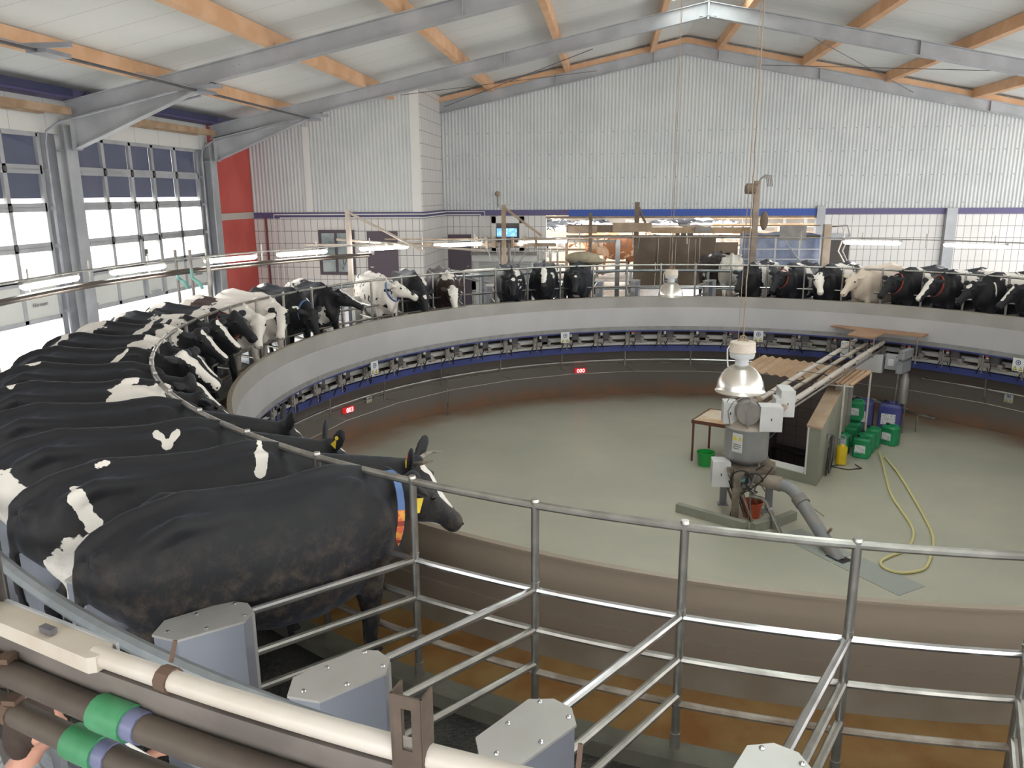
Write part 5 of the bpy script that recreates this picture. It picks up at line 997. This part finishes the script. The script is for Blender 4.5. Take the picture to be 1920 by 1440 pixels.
m = MB(); m.rod((4.02, 4.95, .19), (4.02, 4.95, -.35), .015, 6); m.rod((3.15, 4.75, .19), (3.15, 4.75, -.2), .012, 6); m.rod((2.78, 5.0, .19), (2.78, 5.0, -.2), .012, 6); m.build('hanger', steel_dirty, t)
def cbox(name, label, a, R_, z0, z1, w, d=.14, mt=boxwhite, group='control boxes at the far rim'):
    t = thing(name, label, 'control box', pol(R_, a, z0), RAD(a+90)+pi, group); m = MB(); m.bbox(-w/2, w/2, -d, 0, 0, z1-z0, .01); m.build('casing', mt, t, 0); m = MB(); m.bbox(-w/2+.01, w/2-.01, -d-.01, -d, .01, z1-z0-.01, .004); m.build('cover', mt, t, 0)
    m = MB(); 
    for sx in (-1, 1): m.box(sx*(w/2-.03)-.008, sx*(w/2-.03)+.008, -d-.014, -d-.01, z1-z0-.04, z1-z0-.024)
    m.build('screw', dgrey, t, 0)
cbox('control_cabinet', 'large white control cabinet under the rusty canopy', 57.9, 6.2, -.56, -.20, .50)
cbox('control_cabinet', 'upright white control box behind the long pipes', 62.2, 6.25, -.34, -.02, .24)
cbox('control_cabinet', 'light grey box with square window beside the large cabinet', 54.0, 6.2, -.46, -.17, .24, mt=P('pale_grey_box', (.45, .46, .47), .5)); 
m = MB(); m.bbox(-.07, .07, -.17, -.14, -.38, -.24, .02); o = m.build('meter_window', boxwhite, smooth=0, loc=pol(6.19, 54.0), rot=(0, 0, RAD(144)+pi)); tag(o, 'small square white meter on the light grey box', 'meter')
cbox('cable_trunk', 'upper long steel trunking box under the canopy right side', 51.4, 6.25, -.18, -.02, .11, .5, galv_dark, 'steel trunking'); cbox('cable_trunk', 'lower long steel trunking box under the canopy right side', 51.6, 6.25, -.46, -.24, .11, .5, galv_dark, 'steel trunking')
m = MB(); m.lathe([(.075, 0), (.08, .02), (.08, .5), (.06, .53), (.06, .62)], 20); t = thing('filter_cylinder', 'upright grey filter cylinder below the control boxes', 'filter', pol(6.25, 51.9, -1.14)); m.build('cylinder', P('filter_grey', (.3, .29, .28), .4, .3), t)
m = MB(); m.rod((-.05, .02, 0), (-.08, .03, -.62), .012, 6); m.rod((.05, -.02, 0), (.05, -.02, -.62), .012, 6); m.rod((-.12, .03, .6), (-.14, .03, -.1), .014, 6); m.build('stand_rod', steel, t)
t = thing('drain_pipework', 'steel pipes low on the floor behind the blue drums', 'pipe'); m = MB(); m.tube([(3.1, 6.2, -1.30), (3.7, 5.9, -1.33), (3.85, 5.4, -1.36), (4.45, 4.75, -1.40)], .025, 8); m.rod((3.35, 5.4, -1.2), (4.0, 5.0, -1.28), .022, 8); m.build('pipe', steel, t); m = MB(); m.rod((3.85, 5.3, -1.36), (3.85, 5.3, PITZ), .015, 6); m.rod((4.2, 5.0, -1.38), (4.2, 5.0, PITZ), .015, 6); m.build('foot', steel, t)
# ============================================================ ENTRY GATES and yard beyond
def post_arm(x, y, ztop, arm, label, mt, zb_=OPZ, w=.05):
    t = thing('gate_post', label, 'post', (x, y, 0), 0, 'posts with diagonal braces'); m = MB(); m.box(-w, w, -w, w, zb_, ztop); m.build('post', mt, t, 0)
    if arm: m = MB(); m.rod((0, -.02, ztop-.05), arm, .03, 6); m.build('brace', mt, t)
pale = P('pale_painted_steel', (.55, .48, .42), .6, 0, (.45, .38, .32), 4)
post_arm(-7.92, 5.94+.9, 2.62, (1.75, .1, 1.66), 'pale post with long diagonal brace in front of the tiled window', pale)
post_arm(-4.6, 8.9, 2.68, (.95, .0, 1.92), 'dusty post with diagonal brace before the wall monitor', dustmetal)
post_arm(-1.28, 10.15, 2.72, (.32, .0, 1.98), 'dusty post with short brace at the left of brown boards', dirt, 0, .06)
post_arm(-2.47, 10.0, 2.45, None, 'short dirty post between the gateway cows', dirt, 0, .045)
t = thing('swing_bar', 'pale bar sloping gently right from the braced pale post', 'bar', (-7.92, 6.84, 0)); m = MB(); m.rod((-.3, 0, 1.95), (3.1, .5, 1.66), .03, 6); m.build('bar', pale, t)
t = thing('stall_upright', 'white flat upright standing in the empty stall left of speckled cow', 'post', pol(8.3, 148, 0), RAD(148)); m = MB(); m.box(-.05, .05, -.07, .07, 0, .95); m.build('upright', white, t, 0)
t = thing('winch_mast', 'tall dirty mast with motor and cable loops at the yard opening', 'mast', (1.66, 9.88, 0)); m = MB(); m.box(-.07, .07, -.06, .06, 0, 3.22); m.build('mast', P('dirty_pale_steel', (.36, .29, .23), .7, 0, (.18, .14, .11), 2.5), t, 0)
m = MB(); m.lathe([(.1, -.12), (.12, -.1), (.12, .12), (.08, .14)], 12, Matrix.Translation((-.18, -.05, 3.02)) @ Matrix.Rotation(RAD(90), 4, 'Y')); m.box(-.25, 0, -.1, .08, 3.1, 3.16); m.build('motor', dirt, t)
for k in range(4): m = MB(); m.tube([(.02, -.05, 3.2), (.08+.03*k, -.05, 3.3+.02*k), (.2+.04*k, -.05, 3.28+.02*k), (.24+.04*k, -.05, 3.08)], .014, 5); m.build('cable_loop', mgrey, t)
m = MB(); m.ell((.22, -.0, 2.25), (.1, .08, .24), 8); m.build('cowl', dirt, t)
t = thing('swing_gate', 'long brownish gate arm running level from pale post to the gateway', 'gate'); m = MB(); m.box(-7.7, -3.3, 9.0, 9.06, 1.66, 1.75, Matrix.Identity(4)); m.box(-7.7, -3.3, 9.0, 9.04, 1.82, 1.85); m.build('beam', dustmetal, t, 0); m = MB(); m.rod((-9.0, 6.9, 1.82), (-6.5, 8.9, 1.68), .03, 6); m.build('brace', pale, t)
for x in (-5.3, -5.05, -4.85, -4.4, -4.1, -3.8): m = MB(); m.box(x-.03, x+.03, 8.97, 9.08, 1.62, 1.9); m.build('clamp', dustmetal, t, 0)
t = thing('gateway_beam', 'dirty horizontal beam with boards above the cow gateway', 'gate'); m = MB(); m.box(-3.1, 3.3, 10.02, 10.08, 1.80, 1.88); m.box(-3.1, -1.35, 10.02, 10.06, 1.95, 2.15); m.build('beam', dirt, t, 0)
m = MB(); m.box(-3.05, -2.3, 9.98, 10.02, 1.93, 2.12); m.box(-1.9, -.9, 9.98, 10.02, 1.97, 2.2); m.build('panel', dustmetal, t, 0); m = MB(); m.box(-.9, 1.6, 10.03, 10.09, 1.93, 2.08); m.box(-.9, 3.3, 10.05, 10.09, 2.10, 2.13); m.build('rail', timber_old, t, 0)
m = MB(); m.box(2.3, 2.95, 9.98, 10.02, 1.75, 2.12); m.box(.2, .6, 9.98, 10.0, 1.97, 2.1); m.build('grey_plate', mgrey, t, 0)
for k in range(6): m = MB(); x = -2.9+k*.3; m.tube([(x, 9.97, 1.85), (x+.05, 9.95, 1.6), (x+.16, 9.95, 1.55), (x+.2, 9.97, 1.85)], .012, 5); m.build('hose', mgrey, t)
t = thing('gateway_post', 'thick dirty post with hoses at right end of gateway', 'post', (3.42, 9.85, 0)); m = MB(); m.box(-.09, .09, -.08, .08, 0, 2.15); m.build('post', P('dusty_post', (.36, .29, .23), .7, 0, (.24, .19, .15), 3), t, 0)
for k in range(2): m = MB(); m.tube([(.1, -.02, 2.1), (.35+.12*k, -.02, 2.12), (.42+.12*k, -.02, 1.9), (.30+.1*k, -.02, 1.5), (.48+.08*k, -.02, 1.2), (.40+.1*k, -.02, .6)], .02, 6); m.build('hose', (cream, mgrey)[k], t)
t = thing('bright_gate_frame', 'shiny steel gate upright and white top bar left of brown boards', 'gate', (-1.75, 10.25, 0)); m = MB(); m.box(-.06, .06, -.05, .05, 0, 1.75); m.build('upright', steel_bright, t, 0); m = MB(); m.box(-1.3, .0, -.03, .03, 1.68, 1.75); m.build('top_bar', cream, t, 0)
m = MB(); m.tube([(.0, 0, .95), (-.5, -.1, .9), (-.62, -.15, .75), (-.62, -.15, 0)], .045, 8); m.build('bent_pipe', steel, t)
t = thing('board_wall', 'wide dark brown board wall standing in the yard opening', 'wall panel'); 
for k in range(4): m = MB(); x = -1.2+k*.55; m.box(x, x+.54, 12.0+.02*(k % 2), 12.05+.02*(k % 2), .35, 1.76-.02*(k % 2)); m.build('board', dirt, t, 0)
m = MB(); m.box(-1.2, -1.14, 12.05, 12.1, 0, 1.7); m.box(.94, 1.0, 12.05, 12.1, 0, 1.7); m.box(-.1, -.04, 12.05, 12.1, 0, 1.7); m.build('support', dustmetal, t, 0)
for x in (-.6, -.2, .25, .55): m = MB(); m.rod((x, 11.96, 1.74), (x, 11.96, .8), .008, 4); m.build('dangling_cord', cream, t)
t = thing('brown_side_boards', 'lower dark boards right of the wall, behind the leading cow', 'wall panel'); m = MB(); m.box(1.0, 1.7, 12.6, 12.65, 0, 1.55); m.build('board', dirt, t, 0)
# blue tarpaulin pen
t = thing('blue_tarpaulin', 'pale blue tarpaulin panel right of the opening behind rails', 'tarpaulin'); m = MB(); n = 24; vs = []
for i in range(n+1):
    x = 2.0+2.4*i/n; vs += [(x, 14.2+.04*sin(i*1.1), .2), (x, 14.2+.05*sin(i*1.3+1), 1.78-.08*i/n+.03*sin(i*.7))]
m.add(vs, [(2*i, 2*i+2, 2*i+3, 2*i+1) for i in range(n)]); o = m.build('sheet', P('tarpaulin', (.16, .20, .33), .5, 0, (.32, .36, .48), 1.8), t); md = o.modifiers.new('s', 'SOLIDIFY'); md.thickness = .01
m = MB()
for x in (2.0, 2.35, 3.0, 3.7, 4.3): m.box(x-.03, x+.03, 13.9, 13.96, 0, 1.6)
for z in (.95, 1.25): m.box(2.0, 4.4, 13.88, 13.92, z, z+.04)
m.rod((3.2, 13.85, 1.6), (3.75, 13.85, .9), .02, 5); m.build('rail_frame', galv, t, 0)
# yard rails and pens far beyond
for yy, x0, x1, lab in ((17.8, -4.6, -1.3, 'steel crowd gate behind the gateway cows'), (25.6, -9, 9, 'long dusty rail fence in front of the far cow crowd'), (31.5, 0, 12, 'white rail pens further back on the right of the yard')):
    t = thing('yard_fence', lab, 'fence', (0, yy, 0)); far = yy > 20
    for z in ((.5, .95, 1.3) if not far else (.45, .85, 1.2)): m = MB(); m.box(x0, x1, -.03, .03, z, z+.07); m.build('rail', dustmetal if yy < 30 else cream, t, 0)
    k = 0; x = x0
    while x <= x1: m = MB(); m.box(x-.05, x+.05, -.05, .05, 0, 1.4); m.build('post', dustmetal if yy < 30 else cream, t, 0); x += 1.1
t = thing('slanting_pen_rail', 'cream slatted rail running back diagonally through the yard', 'fence'); m = MB(); A = Vector((-1.0, 38, 0)); B = Vector((3.4, 17.5, 0))
for z in (.9, 1.35): m.rod(A+Vector((0, 0, z)), B+Vector((0, 0, z)), .05, 6)
m.build('rail', cream, t)
for k in range(22): m = MB(); p_ = A.lerp(B, k/21); m.rod(p_, p_+Vector((0, 0, 1.4)), .03, 6); m.build('slat', cream, t)
t = thing('feed_pens', 'stacked timber feed barriers at the right back of the yard', 'barrier')
for k in range(9): m = MB(); m.box(3.0+k*.9, 3.1+k*.9, 26, 26.1, 0, 2.1); m.build('upright', galv, t, 0)
for z in (.6, 1.1, 1.5, 1.8): m = MB(); m.box(2.6, 12, 25.9, 25.95, z, z+.09); m.build('plank', timber_old, t, 0)
t = thing('low_yard_wall', 'low pale concrete wall between the gateway and far cows', 'wall'); m = MB(); m.box(-9, -.5, 23, 23.2, 0, 1.35); m.build('wall', P('pale_concrete', (.45, .38, .31), .8, 0, (.55, .48, .4), 2), t, 0)
t = thing('far_shed', 'long open barn roof and back wall closing the far yard', 'barn'); m = MB(); m.box(-12.5, 45, 52, 52.3, 0, 2.6); m.build('back_wall', P('far_wall', (.34, .30, .26), .8, 0, (.5, .45, .4), .3), t, 0)
m = MB(); m.box(-12.5, 45, 46, 52.5, 4.6, 4.75); m.build('roof', P('barn_roof', (.5, .48, .45), .7), t, 0)
for k in range(8): m = MB(); m.box(-12+6*k, -11.8+6*k, 46.1, 46.3, 0, 4.6); m.build('post', dustmetal, t, 0)
t = thing('yard_panel_gate', 'grey sheeted gate seen between cows at left of the opening', 'gate', (-3.6, 11.2, 0)); m = MB(); 
for x in (-.35, -.2, .0, .2): m.rod((x, 0, 0), (x, 0, 1.45), .028, 6)
for z in (.6, 1.0, 1.4): m.rod((-.4, 0, z), (.4, 0, z), .025, 6)
m.build('frame', steel, t)
# foam brush / sack over the gate
t = thing('canvas_bonnet', 'crumpled khaki canvas lying over the star-marked black cow', 'canvas', (-2.6, 8.05, 1.42)); m = MB(); m.ell((0, 0, .02), (.42, .3, .16), 10); m.ell((.25, -.1, -.04), (.3, .2, .09), 8); m.build('canvas', P('khaki_canvas', (.28, .24, .17), .8, 0, (.36, .31, .22), 5, bump=.5, bsc=12), t)
# teal valves and pale tank by the left pole
t = thing('valve_pipes', 'pair of upright pipes with teal valve bends near the left door', 'pipe', (-9.75, 2.55, 0))
for x, z0 in ((0, .1), (.28, .6)): m = MB(); m.rod((x, 0, z0-.9), (x, 0, 2.0), .03, 6); m.build('pipe', mgrey, t)
for x in (0, .28): m = MB(); m.tube([(x, 0, 1.65), (x, 0, 1.5), (x+.12, 0, 1.42), (x+.18, 0, 1.3)], .032, 8); m.build('valve_bend', teal, t)
m = MB(); m.rod((.5, .2, -.9), (.5, .2, 1.85), .04, 8); m.build('standpipe', steel, t)
t = thing('milk_jar', 'pale upright cylinder standing behind rails by the left door', 'cylinder', (-9.2, 3.1, OPZ)); m = MB(); m.lathe([(.11, 0), (.11, 1.95), (.09, 2.0)], 16); m.build('cylinder', P('pale_cylinder', (.62, .57, .5), .5), t)
t = thing('rail_hoop', 'pale rounded pipe hoop of a gate by the left wall', 'rail', (-11.2, -2.0, OPZ)); m = MB(); m.tube([(0, -1.2, 0), (0, -1.2, 1.2), (.05, -1.0, 1.5), (.1, -.6, 1.6), (.1, 1.4, 1.6), (.1, 1.6, 1.5), (.1, 1.7, 0)], .03, 8); m.rod((.08, 0, 1.6), (.08, 0, .3), .015, 6); m.build('hoop', cream, t)
# return-lane rails in front of shutter
t = thing('lane_rails', 'bent steel lane rails in front of the roller shutter', 'rail', (-5.6, 10.6, OPZ))
for k in range(3): m = MB(); m.tube([(-.5-k*.4, 0, 0), (-.5-k*.4, 0, 1.5), (-.3-k*.4, 0, 1.8), (.6, .1, 1.85-k*.25)], .03, 6); m.build('rail', steel, t)
t = thing('handle_bars', 'crossed thin struts around the monitor post', 'strut', (-4.6, 9.0, 0))
for dx in (-.45, -.2, .3, .6): m = MB(); m.rod((dx, 0, 1.6), (dx*.3, -.02, .95), .015, 5); m.build('strut', mgrey, t)
for dx in (-.12, .12): m = MB(); m.rod((dx, 0, 1.75), (dx, 0, OPZ), .035, 6); m.build('upright', mgrey, t)
# blue tubs on the platform edge seen between cows
for x, y, lab in ((-7.55, 1.2, 'blue plastic mat lying wet on the platform at left'), (-7.4, 2.7, 'second blue mat lying between the white cows')):
    m = MB(); m.lathe([(.22, 0), (.2, .02), (.1, .03)], 16, Matrix.Translation((x, y, .0)) @ Matrix.Scale(1.4, 4, (1, 0, 0))); tag(m.build('blue_mat', P('bright_blue_mat', (.05, .2, .62), .3)), lab, 'mat', 'blue mats')
# ============================================================ OPERATOR
t = thing('person', 'person in grey printed shirt and navy apron reaching under the near cows', 'person', (-4.46, -8.47, OPZ), RAD(42))
mb = MB()
loft(mb, [((0, 0, .85), .17, .13), ((0, 0, 1.0), .15, .12), ((.02, 0, 1.2), .18, .13), ((.05, 0, 1.36), .20, .12), ((.07, 0, 1.44), .12, .08), ((.09, 0, 1.50), .055, .055), ((.12, 0, 1.56), .055, .06)], 20, up=Vector((1, 0, 0)))
for s_ in (-1, 1):
    loft(mb, [((.05, s_*.17, 1.38), .06, .07), ((.12, s_*.23, 1.22), .055, .06), ((.30, s_*.22, 1.12), .045, .05), ((.5, s_*.15, 1.18), .036, .04), ((.56, s_*.14, 1.20), .03, .035)], 12)
    loft(mb, [((0, s_*.09, .9), .09, .11), ((0, s_*.1, .5), .065, .07), ((-.01, s_*.1, .12), .045, .05), ((.0, s_*.1, .04), .05, .06)], 12, up=Vector((1, 0, 0))); mb.ell((.05, s_*.1, .04), (.13, .05, .045), 6)
    mb.ell((.60, s_*.14, 1.205), (.05, .035, .02), 6)
    for f in range(4): loft(mb, [((.63, s_*.14-.03+.02*f, 1.205), .011, .011), ((.68+.008*(f in (1, 2)), s_*.14-.034+.022*f, 1.20), .010, .010), ((.70+.008*(f in (1, 2)), s_*.14-.034+.022*f, 1.175), .009, .009)], 8)
    loft(mb, [((.58, s_*.14-s_*.035, 1.20), .012, .012), ((.62, s_*.14-s_*.065, 1.19), .010, .010)], 8)
mb.ell((.16, 0, 1.64), (.095, .075, .115), 12); mb.ell((.25, 0, 1.62), (.02, .014, .02), 5); mb.ell((.215, 0, 1.57), (.03, .035, .03), 6)
for s_ in (-1, 1): mb.ell((.14, s_*.078, 1.63), (.02, .012, .032), 6)
me0 = mb.mesh('person_raw', [], 0); o = bpy.data.objects.new('tmp', me0); COL.objects.link(o); r = o.modifiers.new('r', 'REMESH'); r.mode = 'VOXEL'; r.voxel_size = .0085; r.use_smooth_shade = True; s2 = o.modifiers.new('s', 'SMOOTH'); s2.iterations = 3
me = bpy.data.meshes.new_from_object(o.evaluated_get(bpy.context.evaluated_depsgraph_get())); me.name = 'person_body'; bpy.data.objects.remove(o)
me.materials.clear(); [me.materials.append(q) for q in (skin, shirt, navy)]
for p_ in me.polygons:
    c = p_.center; p_.use_smooth = True
    p_.material_index = 0 if (c.z > 1.49 or c.x > .44) else (1 if c.z > 1.0 or c.x > .2 else 2)
o = bpy.data.objects.new('body', me); COL.objects.link(o); o.parent = t
m = MB(); m.ell((.135, 0, 1.665), (.105, .086, .112), 12); m.ell((.08, 0, 1.61), (.06, .08, .09), 8); m.build('hair', hairm, t)
m = MB(); loft(m, [((.03, 0, .25), .2, .16), ((.03, 0, .85), .185, .145), ((.035, 0, 1.02), .165, .135)], 20, up=Vector((1, 0, 0))); m.build('apron', navy, t)
for s_ in (-1, 1): m = MB(); m.ell((.235, s_*.032, 1.655), (.012, .014, .009), 5); m.build('eye', eyem, t)
m = MB(); m.box(-.03, .03, -.002, .002, 0, .12, TR(0, 0, 0)); m.ell((0, 0, .06), (.05, .03, .1), 6); tag(m.build('yellow_glove', P('ochre_rubber', (.42, .28, .06), .5), loc=(-2.95, -9.15, .95)), 'ochre rubber glove hanging below the green-taped pipes', 'glove')
m = MB()
